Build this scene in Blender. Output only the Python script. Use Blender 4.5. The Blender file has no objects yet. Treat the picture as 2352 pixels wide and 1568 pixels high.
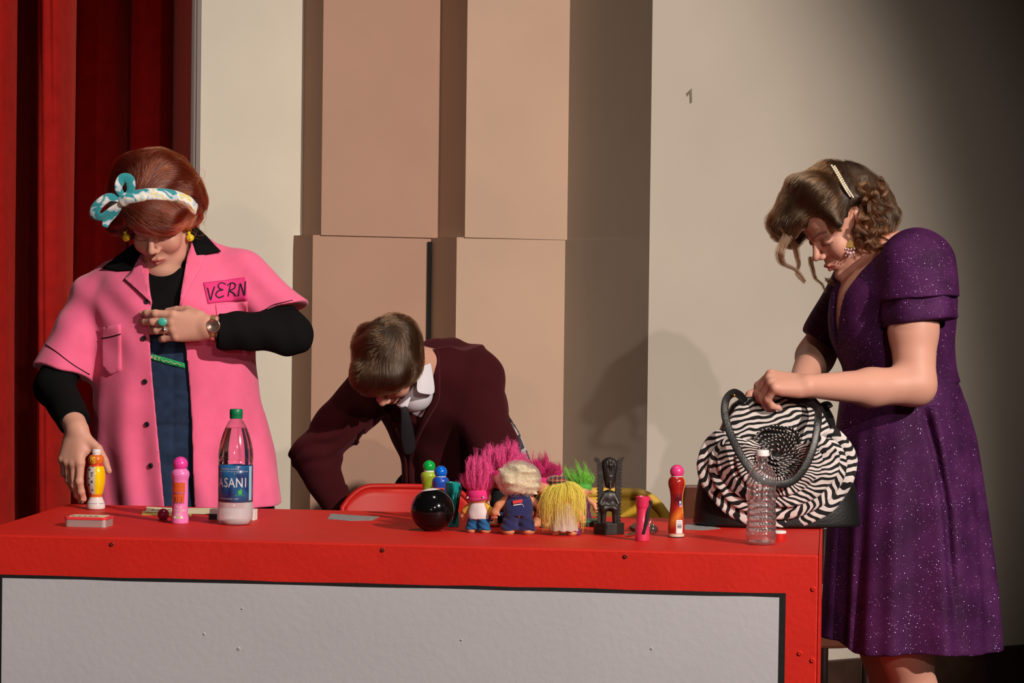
import bpy, bmesh, math, random
import numpy as np
from mathutils import Vector, Matrix

# ------------------------------------------------------------------ camera
SC = bpy.context.scene
COL = SC.collection
FPX = 5780.0
PITCH, ROLL = math.radians(1.11), math.radians(0.7)
CAMZ = 1.24
cp, sp, cr, sr = math.cos(PITCH), math.sin(PITCH), math.cos(ROLL), math.sin(ROLL)
FW = np.array([0, cp, -sp]); R0 = np.array([1.0, 0, 0]); U0 = np.array([0, sp, cp])
RT = R0 * cr + U0 * sr
UP = -R0 * sr + U0 * cr
CAM = np.array([0, 0, CAMZ])
cam_data = bpy.data.cameras.new('camera')
cam_data.sensor_width = 36.0
cam_data.lens = FPX / 2352 * 36.0
cam_data.clip_end = 100
cam = bpy.data.objects.new('camera', cam_data)
COL.objects.link(cam)
m = Matrix(((RT[0], UP[0], -FW[0], 0), (RT[1], UP[1], -FW[1], 0), (RT[2], UP[2], -FW[2], CAMZ), (0, 0, 0, 1)))
cam.matrix_world = m
SC.camera = cam

def ray(u, v):
    return FW + (u - 1176) / FPX * RT + (784 - v) / FPX * UP
def P(u, v, Y):
    d = ray(u, v); return CAM + d * (Y / d[1])
TZ = 0.74
def T(u, v, z=TZ):
    d = ray(u, v); return CAM + d * ((z - CAMZ) / d[2])

# ------------------------------------------------------------------ world, lights, exposure
W = bpy.data.worlds.new('world'); SC.world = W; W.use_nodes = True
W.node_tree.nodes['Background'].inputs[0].default_value = (1.0, 0.78, 0.68, 1)
W.node_tree.nodes['Background'].inputs[1].default_value = 0.018
SC.view_settings.view_transform = 'Standard'
SC.view_settings.look = 'None'
SC.view_settings.gamma = 1.0
SC.view_settings.use_curve_mapping = False
SC.view_settings.exposure = 0.0

def spot(name, loc, target, power, size_deg, color, radius=0.1, blend=0.4):
    l = bpy.data.lights.new(name, 'SPOT')
    l.energy = power; l.spot_size = math.radians(size_deg); l.spot_blend = blend
    l.color = color; l.shadow_soft_size = radius
    o = bpy.data.objects.new(name, l); COL.objects.link(o)
    o.location = loc
    o.rotation_euler = (Vector(target) - Vector(loc)).to_track_quat('-Z', 'Y').to_euler()
    return o
# house-right key spot, balcony spot right of the camera, low spot left of the camera
spot('key_spot', (6.3, -2.7, 5.8), (-0.15, 5.7, 1.15), 5600, 26, (1.0, 0.87, 0.77), 0.07, 0.5)
spot('balcony_spot', (2.7, -6.0, 4.6), (0.35, 7.0, 1.35), 1450, 15.5, (1.0, 0.88, 0.76), 0.07, 0.9)
spot('aisle_spot', (-1.1, -6.0, 2.3), (-0.85, 6.6, 1.25), 330, 12.5, (1.0, 0.84, 0.72), 0.08, 0.8)
spot('added_top_fill', (0.4, 4.3, 5.2), (-0.1, 5.5, 0.74), 200, 60, (1.0, 0.86, 0.74), 0.25, 0.8)  # unseen overhead fill, added to brighten the counter top

# ------------------------------------------------------------------ helpers: objects
def tag(o, label=None, cat=None, group=None, kind=None):
    if label: o['label'] = label
    if cat: o['category'] = cat
    if group: o['group'] = group
    if kind: o['kind'] = kind
    return o
def link(name, me, mats, parent=None):
    o = bpy.data.objects.new(name, me); COL.objects.link(o)
    for mm in (mats if isinstance(mats, (list, tuple)) else [mats]):
        if mm is not None and mm.name not in [x.name for x in me.materials if x]: me.materials.append(mm)
    if parent is not None: o.parent = parent; o.matrix_parent_inverse = parent.matrix_world.inverted() if False else Matrix()
    return o
def empty(name, loc, rz=0, label=None, cat=None, group=None):
    o = bpy.data.objects.new(name, None); COL.objects.link(o)
    o.empty_display_size = 0.05
    o.location = tuple(float(x) for x in loc); o.rotation_euler = (0, 0, rz)
    return tag(o, label, cat, group)
def mesh(name, verts, faces, mats, parent=None, smooth=True, uvs=None):
    me = bpy.data.meshes.new(name)
    me.from_pydata([tuple(map(float, v)) for v in verts], [], [tuple(map(int, f)) for f in faces])
    me.validate()
    if smooth: me.polygons.foreach_set('use_smooth', [True] * len(me.polygons))
    if uvs is not None:
        uvs = np.asarray(uvs, float)
        li = np.zeros(len(me.loops), int); me.loops.foreach_get('vertex_index', li)
        l = me.uv_layers.new(name='UVMap'); l.data.foreach_set('uv', uvs[li].ravel())
    return link(name, me, mats, parent)
def bm_obj(name, bm, mats, parent=None, smooth=False):
    me = bpy.data.meshes.new(name); bm.normal_update(); bm.to_mesh(me); bm.free()
    if smooth: me.polygons.foreach_set('use_smooth', [True] * len(me.polygons))
    return link(name, me, mats, parent)
def bevel(o, w, seg=2, angle=30):
    b = o.modifiers.new('bevel', 'BEVEL'); b.width = w; b.segments = seg; b.limit_method = 'ANGLE'; b.angle_limit = math.radians(angle)
    return o
def solidify(o, t, off=0):
    s = o.modifiers.new('solid', 'SOLIDIFY'); s.thickness = t; s.offset = off
    return o
def subsurf(o, n=1):
    s = o.modifiers.new('sub', 'SUBSURF'); s.levels = n; s.render_levels = n
    return o
def box_vf(lo, hi):
    x0, y0, z0 = lo; x1, y1, z1 = hi
    return ([(x0,y0,z0),(x1,y0,z0),(x1,y1,z0),(x0,y1,z0),(x0,y0,z1),(x1,y0,z1),(x1,y1,z1),(x0,y1,z1)],
            [(0,3,2,1),(4,5,6,7),(0,1,5,4),(1,2,6,5),(2,3,7,6),(3,0,4,7)])
def box(name, lo, hi, mats, parent=None, bev=0):
    v, f = box_vf(lo, hi); o = mesh(name, v, f, mats, parent, smooth=False)
    if bev: bevel(o, bev)
    return o
def prism(name, poly, z0, z1, mats, parent=None, bev=0):      # poly counter-clockwise in plan
    n = len(poly)
    v = [(x, y, z0) for x, y in poly] + [(x, y, z1) for x, y in poly]
    f = [tuple(range(n))[::-1], tuple(range(n, 2*n))] + [(i, (i+1) % n, n + (i+1) % n, n + i) for i in range(n)]
    o = mesh(name, v, f, mats, parent, smooth=False)
    if bev: bevel(o, bev)
    return o
def lathe_vf(prof, n=40, sx=1.0, sy=1.0, cap=True):
    V, F = [], []
    for r, z in prof:
        for i in range(n):
            a = 2 * math.pi * i / n; V.append((r * sx * math.cos(a), r * sy * math.sin(a), z))
    for k in range(len(prof) - 1):
        for i in range(n):
            j = (i + 1) % n; F.append((k*n+i, k*n+j, (k+1)*n+j, (k+1)*n+i))
    if cap:
        F.append(tuple(range(n))[::-1]); F.append(tuple(range((len(prof)-1)*n, len(prof)*n)))
    return V, F
def lathe(name, prof, mats, parent=None, n=40, sx=1.0, sy=1.0, cap=True, smooth=True, off=(0,0,0)):
    V, F = lathe_vf(prof, n, sx, sy, cap)
    V = [(x+off[0], y+off[1], z+off[2]) for x, y, z in V]
    o = mesh(name, V, F, mats, parent, smooth)
    if smooth: sharp(o, 40)
    return o
def sharp(o, deg):
    me = o.data; bm = bmesh.new(); bm.from_mesh(me); t = math.radians(deg)
    for e in bm.edges:
        if len(e.link_faces) == 2 and e.calc_face_angle(0) > t: e.smooth = False
    bm.to_mesh(me); bm.free()
def catmull(pts, n=8):
    pts = [np.asarray(p, float) for p in pts]
    if len(pts) < 3: 
        return [pts[0] + (pts[-1]-pts[0]) * t for t in np.linspace(0, 1, n+1)]
    q = [2*pts[0]-pts[1]] + pts + [2*pts[-1]-pts[-2]]
    out = []
    for i in range(1, len(q)-2):
        for t in np.linspace(0, 1, n, endpoint=False):
            a, b, c, d = q[i-1], q[i], q[i+1], q[i+2]
            out.append(0.5*((2*b)+(-a+c)*t+(2*a-5*b+4*c-d)*t*t+(-a+3*b-3*c+d)*t**3))
    out.append(pts[-1]); return out
def tube_vf(path, rad, n=10, flat=1.0, up=(0,0,1), base=0, caps=True, fixed=False):
    path = [np.asarray(p, float) for p in path]; m_ = len(path)
    rads = rad if hasattr(rad, '__len__') else [rad]*m_
    V, F = [], []
    nrm = None
    for i, p in enumerate(path):
        t = path[min(i+1, m_-1)] - path[max(i-1, 0)]; t = t/(np.linalg.norm(t)+1e-12)
        if nrm is None: nrm = np.asarray(up, float)
        elif fixed and abs(np.dot(up, t))/np.linalg.norm(up) < 0.85: nrm = 0.5*nrm+np.asarray(up, float)
        nrm = nrm - t*np.dot(nrm, t)
        if np.linalg.norm(nrm) < 1e-6: nrm = np.cross(t, (1, 0.2, 0.1))
        nrm = nrm/np.linalg.norm(nrm); b = np.cross(t, nrm)
        for k in range(n):
            a = 2*math.pi*k/n
            V.append(p + rads[i]*(math.cos(a)*b + flat*math.sin(a)*nrm))
    for i in range(m_-1):
        for k in range(n):
            j = (k+1) % n
            F.append((base+i*n+k, base+i*n+j, base+(i+1)*n+j, base+(i+1)*n+k))
    if caps:
        F.append(tuple(base+k for k in range(n))[::-1]); F.append(tuple(base+(m_-1)*n+k for k in range(n)))
    return V, F
def tube(name, path, rad, mats, parent=None, n=10, flat=1.0, up=(0,0,1), smooth=True, fixed=False):
    V, F = tube_vf(path, rad, n, flat, up, fixed=fixed); return mesh(name, V, F, mats, parent, smooth)
def merge(parts):
    V, F = [], []
    for v, f in parts:
        b = len(V); V += list(v); F += [tuple(i+b for i in q) for q in f]
    return V, F
def xf(vf, loc=(0,0,0), rot=None):
    v, f = vf; R = np.eye(3) if rot is None else np.asarray(rot)
    return [R @ np.asarray(p, float) + np.asarray(loc, float) for p in v], f
def rotm(ax, deg):
    a = math.radians(deg); c, s = math.cos(a), math.sin(a)
    return {'x': np.array([[1,0,0],[0,c,-s],[0,s,c]]), 'y': np.array([[c,0,s],[0,1,0],[-s,0,c]]), 'z': np.array([[c,-s,0],[s,c,0],[0,0,1]])}[ax]
def sphere_vf(c, r, n=20, sc=(1,1,1)):
    pr = [(max(1e-5, r*math.sin(math.pi*i/n)), -r*math.cos(math.pi*i/n)) for i in range(n+1)]
    v, f = lathe_vf(pr, n+4)
    return [(x*sc[0]+c[0], y*sc[1]+c[1], z*sc[2]+c[2]) for x, y, z in v], f

# ------------------------------------------------------------------ helpers: materials
def s2l(c):
    if isinstance(c, str):
        c = [int(c[i:i+2], 16)/255 for i in (0, 2, 4)]
    return tuple(x/12.92 if x <= 0.04045 else ((x+0.055)/1.055)**2.4 for x in c) + (1,)
def mat(name, col, rough=0.6, metal=0.0, spec=0.4, bump=0.0, bscale=200, var=0.0, vscale=8, trans=0, ior=1.45, coat=0, sheen=0, alpha=1, sss=0, coords='Object'):
    mm = bpy.data.materials.new(name); mm.use_nodes = True
    nt = mm.node_tree; b = nt.nodes['Principled BSDF']
    c = s2l(col) if isinstance(col, str) else tuple(col) + (1,)
    b.inputs['Base Color'].default_value = c
    b.inputs['Roughness'].default_value = rough; b.inputs['Metallic'].default_value = metal
    b.inputs['Specular IOR Level'].default_value = spec
    b.inputs['Transmission Weight'].default_value = trans; b.inputs['IOR'].default_value = ior
    b.inputs['Coat Weight'].default_value = coat; b.inputs['Coat Roughness'].default_value = 0.08
    b.inputs['Sheen Weight'].default_value = sheen; b.inputs['Alpha'].default_value = alpha
    if sss:
        b.inputs['Subsurface Weight'].default_value = sss; b.inputs['Subsurface Radius'].default_value = (0.012, 0.004, 0.002)
        b.inputs['Subsurface Scale'].default_value = 1.0
    tc = nt.nodes.new('ShaderNodeTexCoord')
    if bump:
        n = nt.nodes.new('ShaderNodeTexNoise'); n.inputs['Scale'].default_value = bscale; n.inputs['Detail'].default_value = 3
        bp = nt.nodes.new('ShaderNodeBump'); bp.inputs['Strength'].default_value = bump; bp.inputs['Distance'].default_value = 0.002
        nt.links.new(tc.outputs[coords], n.inputs['Vector']); nt.links.new(n.outputs['Fac'], bp.inputs['Height'])
        nt.links.new(bp.outputs['Normal'], b.inputs['Normal'])
    if var:
        n = nt.nodes.new('ShaderNodeTexNoise'); n.inputs['Scale'].default_value = vscale; n.inputs['Detail'].default_value = 4
        mr = nt.nodes.new('ShaderNodeMapRange'); mr.inputs['From Min'].default_value = 0.3; mr.inputs['From Max'].default_value = 0.7
        mr.inputs['To Min'].default_value = 1-var; mr.inputs['To Max'].default_value = 1+var*0.6
        mx = nt.nodes.new('ShaderNodeMix'); mx.data_type = 'RGBA'; mx.blend_type = 'MULTIPLY'; mx.inputs['Factor'].default_value = 1
        nt.links.new(tc.outputs[coords], n.inputs['Vector']); nt.links.new(n.outputs['Fac'], mr.inputs['Value'])
        mx.inputs[6].default_value = c; nt.links.new(mr.outputs['Result'], mx.inputs[7])
        nt.links.new(mx.outputs[2], b.inputs['Base Color'])
    return mm
def attr_mat(name, attr='paint', **kw):                 # base colour from a painted colour attribute
    mm = mat(name, (0.5, 0.5, 0.5), **kw); nt = mm.node_tree
    a = nt.nodes.new('ShaderNodeAttribute'); a.attribute_name = attr
    nt.links.new(a.outputs['Color'], nt.nodes['Principled BSDF'].inputs['Base Color'])
    return mm
def paint(o, fn, name='paint'):
    me = o.data; n = len(me.vertices); co = np.zeros(n*3); me.vertices.foreach_get('co', co); co = co.reshape(-1, 3)
    c = fn(co); c = np.concatenate([c, np.ones((n, 1))], 1)
    a = me.color_attributes.new(name, 'FLOAT_COLOR', 'POINT'); a.data.foreach_set('color', c.ravel())

# ------------------------------------------------------------------ helpers: distance fields -> one continuous mesh
def A(*x): return np.array(x, float)
def rc(a, b, ra, rb=None):
    a = np.asarray(a, float); b = np.asarray(b, float); rb = ra if rb is None else rb; ab = b-a; L = ab @ ab + 1e-12
    def f(p):
        t = np.clip(((p-a) @ ab)/L, 0, 1)
        return np.linalg.norm(p-a-t[:, None]*ab, axis=1) - (ra+(rb-ra)*t)
    return f
def chain(pts, rs, k=0.004):
    return su(k, *[rc(pts[i], pts[i+1], rs[i], rs[i+1]) for i in range(len(pts)-1)])
def ell(c, r, R=None):
    c = np.asarray(c, float); r = np.asarray(r, float)
    def f(p):
        q = p-c
        if R is not None: q = q @ R
        k0 = np.linalg.norm(q/r, axis=1); k1 = np.linalg.norm(q/r**2, axis=1)+1e-9
        return k0*(k0-1)/k1
    return f
def sph(c, r): return rc(c, c, r)
def bx(c, half, R=None, rad=0.0):
    c = np.asarray(c, float); half = np.asarray(half, float)-rad
    def f(p):
        q = p-c
        if R is not None: q = q @ R
        q = np.abs(q)-half
        return np.linalg.norm(np.maximum(q, 0), axis=1)+np.minimum(q.max(1), 0)-rad
    return f
def plane(c, n):
    c = np.asarray(c, float); n = np.asarray(n, float); n = n/np.linalg.norm(n)
    return lambda p: (p-c) @ n
def smin(a, b, k):
    h = np.maximum(k-np.abs(a-b), 0)/k
    return np.minimum(a, b)-h*h*k*0.25
def su(k, *fs):
    def f(p):
        d = fs[0](p)
        for g in fs[1:]: d = smin(d, g(p), k) if k > 0 else np.minimum(d, g(p))
        return d
    return f
def sub(k, a, *bs):
    def f(p):
        d = a(p)
        for b in bs: d = -smin(-d, b(p), k) if k > 0 else np.maximum(d, -b(p))
        return d
    return f
def inter(k, a, *bs):
    def f(p):
        d = a(p)
        for b in bs: d = -smin(-d, -b(p), k) if k > 0 else np.maximum(d, b(p))
        return d
    return f
def off(a, r): return lambda p: a(p)-r
def disp(a, g): return lambda p: a(p)+g(p)
def shell(a, t): return lambda p: np.maximum(a(p), -(a(p)+t))
def loft(secs, ez=2.3, cap=True):
    """horizontal sections (z, cx, cy, rx, ry)"""
    s = np.array(sorted(secs, key=lambda q: q[0]), float)
    def f(p):
        z = np.clip(p[:, 2], s[0, 0], s[-1, 0])
        i = np.clip(np.searchsorted(s[:, 0], z)-1, 0, len(s)-2)
        t = (z-s[i, 0])/(s[i+1, 0]-s[i, 0]); 
        # catmull interpolation
        i0 = np.maximum(i-1, 0); i3 = np.minimum(i+2, len(s)-1); t = t[:, None]
        a, b, c, d = s[i0, 1:], s[i, 1:], s[i+1, 1:], s[i3, 1:]
        q = 0.5*((2*b)+(-a+c)*t+(2*a-5*b+4*c-d)*t*t+(-a+3*b-3*c+d)*t**3)
        X = np.abs((p[:, 0]-q[:, 0])/q[:, 2]); Y = np.abs((p[:, 1]-q[:, 1])/q[:, 3])
        kk = (X**ez+Y**ez)**(1/ez)
        rr = np.sqrt((p[:, 0]-q[:, 0])**2+(p[:, 1]-q[:, 1])**2)
        loc = np.where(kk > 1e-6, rr/np.maximum(kk, 1e-6), np.minimum(q[:, 2], q[:, 3]))
        dd = (kk-1)*np.minimum(loc, 1.5*np.minimum(q[:, 2], q[:, 3]))*0.92
        if cap:
            dd = np.maximum(dd, np.maximum(p[:, 2]-s[-1, 0], s[0, 0]-p[:, 2]))
        return dd
    return f
def nets(sdf, lo, hi, h, B=8, slack=1.25, proj=True):
    lo = np.asarray(lo, float); hi = np.asarray(hi, float)
    nb = np.ceil((hi-lo)/(h*B)).astype(int)
    g = np.stack(np.meshgrid(*[np.arange(n) for n in nb], indexing='ij'), -1).reshape(-1, 3)
    cen = lo+(g+0.5)*B*h
    d = sdf(cen)
    keep = g[np.abs(d) < B*h*0.87*slack+h]
    loc = np.stack(np.meshgrid(*[np.arange(B+1)]*3, indexing='ij'), -1).reshape(-1, 3)
    dims = nb*B+2
    def key(c): return (c[:, 0]*dims[1]+c[:, 1])*dims[2]+c[:, 2]
    CE, PO, SG = [], [], []
    corners = np.array([(i, j, k) for i in (0, 1) for j in (0, 1) for k in (0, 1)])
    edges = [(a, b) for a in range(8) for b in range(a+1, 8) if np.abs(corners[a]-corners[b]).sum() == 1]
    for s in range(0, len(keep), 400):
        kb = keep[s:s+400]
        idx = (kb[:, None, :]*B+loc[None]).reshape(-1, 3)
        dv = sdf(lo+idx*h).reshape(len(kb), B+1, B+1, B+1)
        cs = np.stack([dv[:, a:a+B, b:b+B, c:c+B] for a, b, c in corners], -1)
        neg = cs < 0; act = neg.any(-1) & ~neg.all(-1)
        w = np.argwhere(act)
        if not len(w): continue
        c8 = cs[act]; cell = kb[w[:, 0]]*B+w[:, 1:]
        acc = np.zeros((len(w), 3)); cnt = np.zeros(len(w))
        for a, b in edges:
            m_ = (c8[:, a] < 0) != (c8[:, b] < 0)
            t = c8[m_, a]/(c8[m_, a]-c8[m_, b])
            acc[m_] += corners[a]+t[:, None]*(corners[b]-corners[a]); cnt[m_] += 1
        CE.append(cell); PO.append(lo+(cell+acc/cnt[:, None])*h); SG.append(c8 < 0)
    CE = np.concatenate(CE); PO = np.concatenate(PO); SG = np.concatenate(SG)
    k = key(CE); o = np.argsort(k); k = k[o]; CE = CE[o]; PO = PO[o]; SG = SG[o]
    if proj:
        for _ in range(2):
            e = h*0.5; d0 = sdf(PO)
            G = np.stack([sdf(PO+e*v)-sdf(PO-e*v) for v in np.eye(3)], -1)/(2*e)
            gn = (G*G).sum(1)+1e-6
            PO = PO-np.clip(d0/gn, -0.5*h, 0.5*h)[:, None]*G*0.9
    Q = []
    for ax, (c0, c1) in enumerate(((0, 4), (0, 2), (0, 1))):
        m_ = SG[:, c0] != SG[:, c1]
        c = CE[m_]; flip = SG[m_, c0]
        e1 = np.eye(3, dtype=int)[(ax+1) % 3]; e2 = np.eye(3, dtype=int)[(ax+2) % 3]
        ids = []; ok = np.ones(len(c), bool)
        for dd in (0*e1, e1, e1+e2, e2):
            kk = key(c-dd); j = np.searchsorted(k, kk); j = np.minimum(j, len(k)-1)
            ok &= k[j] == kk; ids.append(j)
        q = np.stack(ids, -1)[ok]; fl = flip[ok]
        q[~fl] = q[~fl][:, ::-1]
        Q.append(q)
    Q = np.concatenate(Q)
    return PO, Q
def np_mesh(name, V, Q, mats, parent=None, smooth=True, smooth_iter=0):
    me = bpy.data.meshes.new(name)
    if smooth_iter:
        V = V.copy()
        E = np.concatenate([Q[:, [0, 1]], Q[:, [1, 2]], Q[:, [2, 3]], Q[:, [3, 0]]])
        for _ in range(smooth_iter):
            acc = np.zeros_like(V); cnt = np.zeros(len(V))
            np.add.at(acc, E[:, 0], V[E[:, 1]]); np.add.at(acc, E[:, 1], V[E[:, 0]])
            np.add.at(cnt, E[:, 0], 1); np.add.at(cnt, E[:, 1], 1)
            V = 0.5*V+0.5*acc/np.maximum(cnt, 1)[:, None]
    me.vertices.add(len(V)); me.vertices.foreach_set('co', V.astype(np.float32).ravel())
    me.loops.add(Q.size); me.loops.foreach_set('vertex_index', Q.astype(np.int32).ravel())
    me.polygons.add(len(Q)); me.polygons.foreach_set('loop_start', np.arange(0, Q.size, 4, dtype=np.int32))
    me.update(calc_edges=True); me.validate()
    me.polygons.foreach_set('use_smooth', [smooth]*len(me.polygons))
    return link(name, me, mats, parent)
HQ = 1.0
def sdf_obj(name, sdf, lo, hi, h, mats, parent=None, smooth_iter=1, proj=True, origin=None, slack=1.25):
    V, Q = nets(sdf, lo, hi, h*HQ, proj=proj, slack=slack)
    if origin is not None: V = V-np.asarray(origin)
    return np_mesh(name, V, Q, mats, parent, smooth_iter=smooth_iter)
def snoise(seed, freq, n=5):
    r = np.random.RandomState(seed); K = r.normal(size=(n, 3)); K /= np.linalg.norm(K, axis=1)[:, None]
    K *= freq*(0.6+0.8*r.rand(n, 1)); ph = r.rand(n)*6.28
    return lambda p: np.sin(p @ K.T+ph).sum(1)/math.sqrt(n)
# ------------------------------------------------------------------ hair strands (curves)
def strands(name, lines, radius, m_, parent=None, tip=0.25):
    hc = bpy.data.hair_curves.new(name)
    sizes = [len(l) for l in lines]
    hc.add_curves(sizes)
    pts = np.concatenate([np.asarray(l, np.float32) for l in lines])
    hc.attributes['position'].data.foreach_set('vector', pts.ravel())
    rad = np.concatenate([np.linspace(1, tip, n)*radius for n in sizes]).astype(np.float32)
    ra = hc.attributes.get('radius') or hc.attributes.new('radius', 'FLOAT', 'POINT')
    ra.data.foreach_set('value', rad)
    hc.materials.append(m_)
    o = bpy.data.objects.new(name, hc); COL.objects.link(o)
    if parent is not None: o.parent = parent
    return o
def hair_mat(name, col, rough=0.35, var=0.3, rr=0.3):
    mm = bpy.data.materials.new(name); mm.use_nodes = True; nt = mm.node_tree
    for n in list(nt.nodes):
        if n.type == 'BSDF_PRINCIPLED': nt.nodes.remove(n)
    b = nt.nodes.new('ShaderNodeBsdfHairPrincipled'); b.model = 'CHIANG'; b.parametrization = 'COLOR'
    b.inputs['Color'].default_value = s2l(col) if isinstance(col, str) else tuple(col)+(1,)
    b.inputs['Roughness'].default_value = rough; b.inputs['Radial Roughness'].default_value = rr
    hi = nt.nodes.new('ShaderNodeHairInfo'); mr = nt.nodes.new('ShaderNodeMapRange')
    mr.inputs['To Min'].default_value = 1-var; mr.inputs['To Max'].default_value = 1+var*0.5
    mx = nt.nodes.new('ShaderNodeMix'); mx.data_type = 'RGBA'; mx.blend_type = 'MULTIPLY'; mx.inputs['Factor'].default_value = 1; mx.clamp_result = True
    mx.inputs[6].default_value = b.inputs['Color'].default_value
    nt.links.new(hi.outputs['Random'], mr.inputs['Value']); nt.links.new(mr.outputs[0], mx.inputs[7]); nt.links.new(mx.outputs[2], b.inputs['Color'])
    nt.links.new(b.outputs[0], nt.nodes['Material Output'].inputs[0])
    return mm
# ------------------------------------------------------------------ lettering
def text_vf(s, size, extrude=0.0, spacing=1.0, shear=0.0, bold=0.0):
    cu = bpy.data.curves.new('lettering', 'FONT'); cu.body = s; cu.size = size; cu.extrude = extrude
    cu.space_character = spacing; cu.shear = shear; cu.offset = bold; cu.align_x = 'CENTER'; cu.align_y = 'CENTER'; cu.resolution_u = 3
    o = bpy.data.objects.new('lettering', cu); COL.objects.link(o)
    me = bpy.data.meshes.new_from_object(o.evaluated_get(bpy.context.evaluated_depsgraph_get()))
    bpy.data.objects.remove(o); bpy.data.curves.remove(cu)
    bm = bmesh.new(); bm.from_mesh(me); bmesh.ops.triangulate(bm, faces=bm.faces)
    bmesh.ops.subdivide_edges(bm, edges=[e for e in bm.edges if e.calc_length() > size*0.25], cuts=2, use_grid_fill=False)
    bmesh.ops.triangulate(bm, faces=bm.faces)
    V = [tuple(v.co) for v in bm.verts]; F = [tuple(v.index for v in f.verts) for f in bm.faces]
    bm.free(); bpy.data.meshes.remove(me)
    return V, F
def wrap_text(s, size, R, z, a0, lift=0.0004, **kw):
    """lettering bent round an upright cylinder; R may be a function of z; a0 = angle, -90 deg faces -Y"""
    V, F = text_vf(s, size, **kw); out = []
    for x, y, _ in V:
        zz = z+y; r = (R(zz) if callable(R) else R)+lift; a = a0+x/r
        out.append((r*math.cos(a), r*math.sin(a), zz))
    return out, F
def wrap_patch(R, z0, z1, a0, a1, lift=0.0003, n=16, m_=6):
    V, F = [], []
    for j in range(m_+1):
        z = z0+(z1-z0)*j/m_; r = (R(z) if callable(R) else R)+lift
        for i in range(n+1):
            a = a0+(a1-a0)*i/n; V.append((r*math.cos(a), r*math.sin(a), z))
    for j in range(m_):
        for i in range(n):
            q = j*(n+1)+i; F.append((q, q+1, q+n+2, q+n+1))
    return V, F
def prof_r(prof):
    z = np.array([p[1] for p in prof]); r = np.array([p[0] for p in prof]); o = np.argsort(z, kind='stable')
    return lambda q: float(np.interp(q, z[o], r[o]))
def smoothprof(pts, n=4):
    return [(max(float(p[0]), 1e-4), float(p[1])) for p in catmull([A(r, z, 0) for r, z in pts], n)]
# ================================================================== the setting
M = {}
M['cream'] = mat('wall_cream', (0.60, 0.555, 0.47), 0.85, spec=0.15, bump=0.05, bscale=60, var=0.05, vscale=3)
M['rose'] = mat('wall_rose', (0.40, 0.245, 0.18), 0.85, spec=0.15, bump=0.05, bscale=60, var=0.05, vscale=3)
M['tan'] = mat('wall_tan', (0.48, 0.335, 0.25), 0.85, spec=0.15, bump=0.05, bscale=60, var=0.05, vscale=3)
M['stone'] = mat('wall_stone', (0.47, 0.42, 0.36), 0.85, spec=0.15, bump=0.05, bscale=60, var=0.06, vscale=2)
M['wood_dark'] = mat('dark_wood', (0.035, 0.016, 0.010), 0.45, bump=0.15, bscale=40, var=0.4, vscale=12)
M['dark_slot'] = mat('slot', (0.006, 0.005, 0.005), 0.9)
M['floor'] = mat('stage_floor', (0.030, 0.013, 0.009), 0.4, bump=0.2, bscale=30, var=0.4, vscale=6)
M['mark'] = mat('wall_scuff', (0.18, 0.14, 0.11), 0.9)

floor = mesh('floor', [(-6, -8, -0.02), (6, -8, -0.02), (6, 12, -0.02), (-6, 12, -0.02), (-6, -8, 0), (6, -8, 0), (6, 12, 0), (-6, 12, 0)],
             [(0, 3, 2, 1), (4, 5, 6, 7), (0, 1, 5, 4), (1, 2, 6, 5), (2, 3, 7, 6), (3, 0, 4, 7)], M['floor'], smooth=False)
tag(floor, kind='structure')

# plan of the stepped proscenium side wall, from the curtain on the left to the big splay on the right
WD = A(0.857, 0.515); WN = A(0.515, -0.857)         # along the faces; towards the house
PL = [A(-0.93, 7.46), A(-0.640, 7.63), A(-0.574, 7.52), A(-0.228, 7.73), A(-0.146, 7.59), A(0.167, 7.78), A(0.40, 7.39), A(3.4, 9.19)]
def wall_piece(name, pts, z0, z1, mats, back=0.6, grow=0.0):
    """one straight face with depth behind it"""
    a, b = pts; d = (b-a)/np.linalg.norm(b-a); n = A(d[1], -d[0])
    a2, b2 = a+n*grow, b+n*grow
    poly = [tuple(a2), tuple(b2), tuple(b-n*back), tuple(a-n*back)]
    return tag(prism(name, poly, z0, z1, mats), kind='structure')
def wall_run(name, pts, z0, z1, mats, matidx):
    """vertical strip of faces along a plan polyline, closed behind"""
    n = len(pts); V, F, MI = [], [], []
    ext = [p for p in pts]
    back = [pts[-1]+A(-0.3, 1.2), pts[0]+A(-0.3, 1.2)]
    poly = ext+back; k = len(poly)
    V = [(p[0], p[1], z0) for p in poly]+[(p[0], p[1], z1) for p in poly]
    F = [(i, (i+1) % k, k+(i+1) % k, k+i) for i in range(k)]+[tuple(range(k))[::-1], tuple(range(k, 2*k))]
    o = mesh(name, V, F, mats, smooth=False)
    for i, p in enumerate(o.data.polygons): p.material_index = matidx[i] if i < len(matidx) else 0
    return tag(o, kind='structure')
PZ = 1.405
wall_run('wall_back', PL[:7], PZ, 5.2, [M['cream'], M['tan'], M['stone'], M['rose']], [0, 3, 3, 1, 1, 2])
low = []
for i, p in enumerate(PL[:7]):
    o_ = 0.024 if 1 <= i <= 4 else 0.0
    low.append(p+A(-1, -0.25)*o_)
low[1] = PL[1]-WD*0.028
low[5] = PL[5]+A(-0.006, 0); low[6] = PL[6]
wall_run('wall_back_plinth', low, 0.0, PZ, [M['cream'], M['tan'], M['stone'], M['rose']], [0, 3, 3, 1, 1, 2])
wall_piece('wall_right', (PL[6], PL[7]), 0.0, 5.2, M['stone'], 0.5)
# dark slot where the plinth meets the recessed face
s0 = low[3]
tag(prism('trim_1', [(s0[0]-0.0085, s0[1]-0.016), (s0[0]+0.002, s0[1]-0.010), (s0[0]+0.002, s0[1]+0.02), (s0[0]-0.0085, s0[1]+0.02)], 0.0, PZ-0.012, M['dark_slot']), kind='structure')
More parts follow.
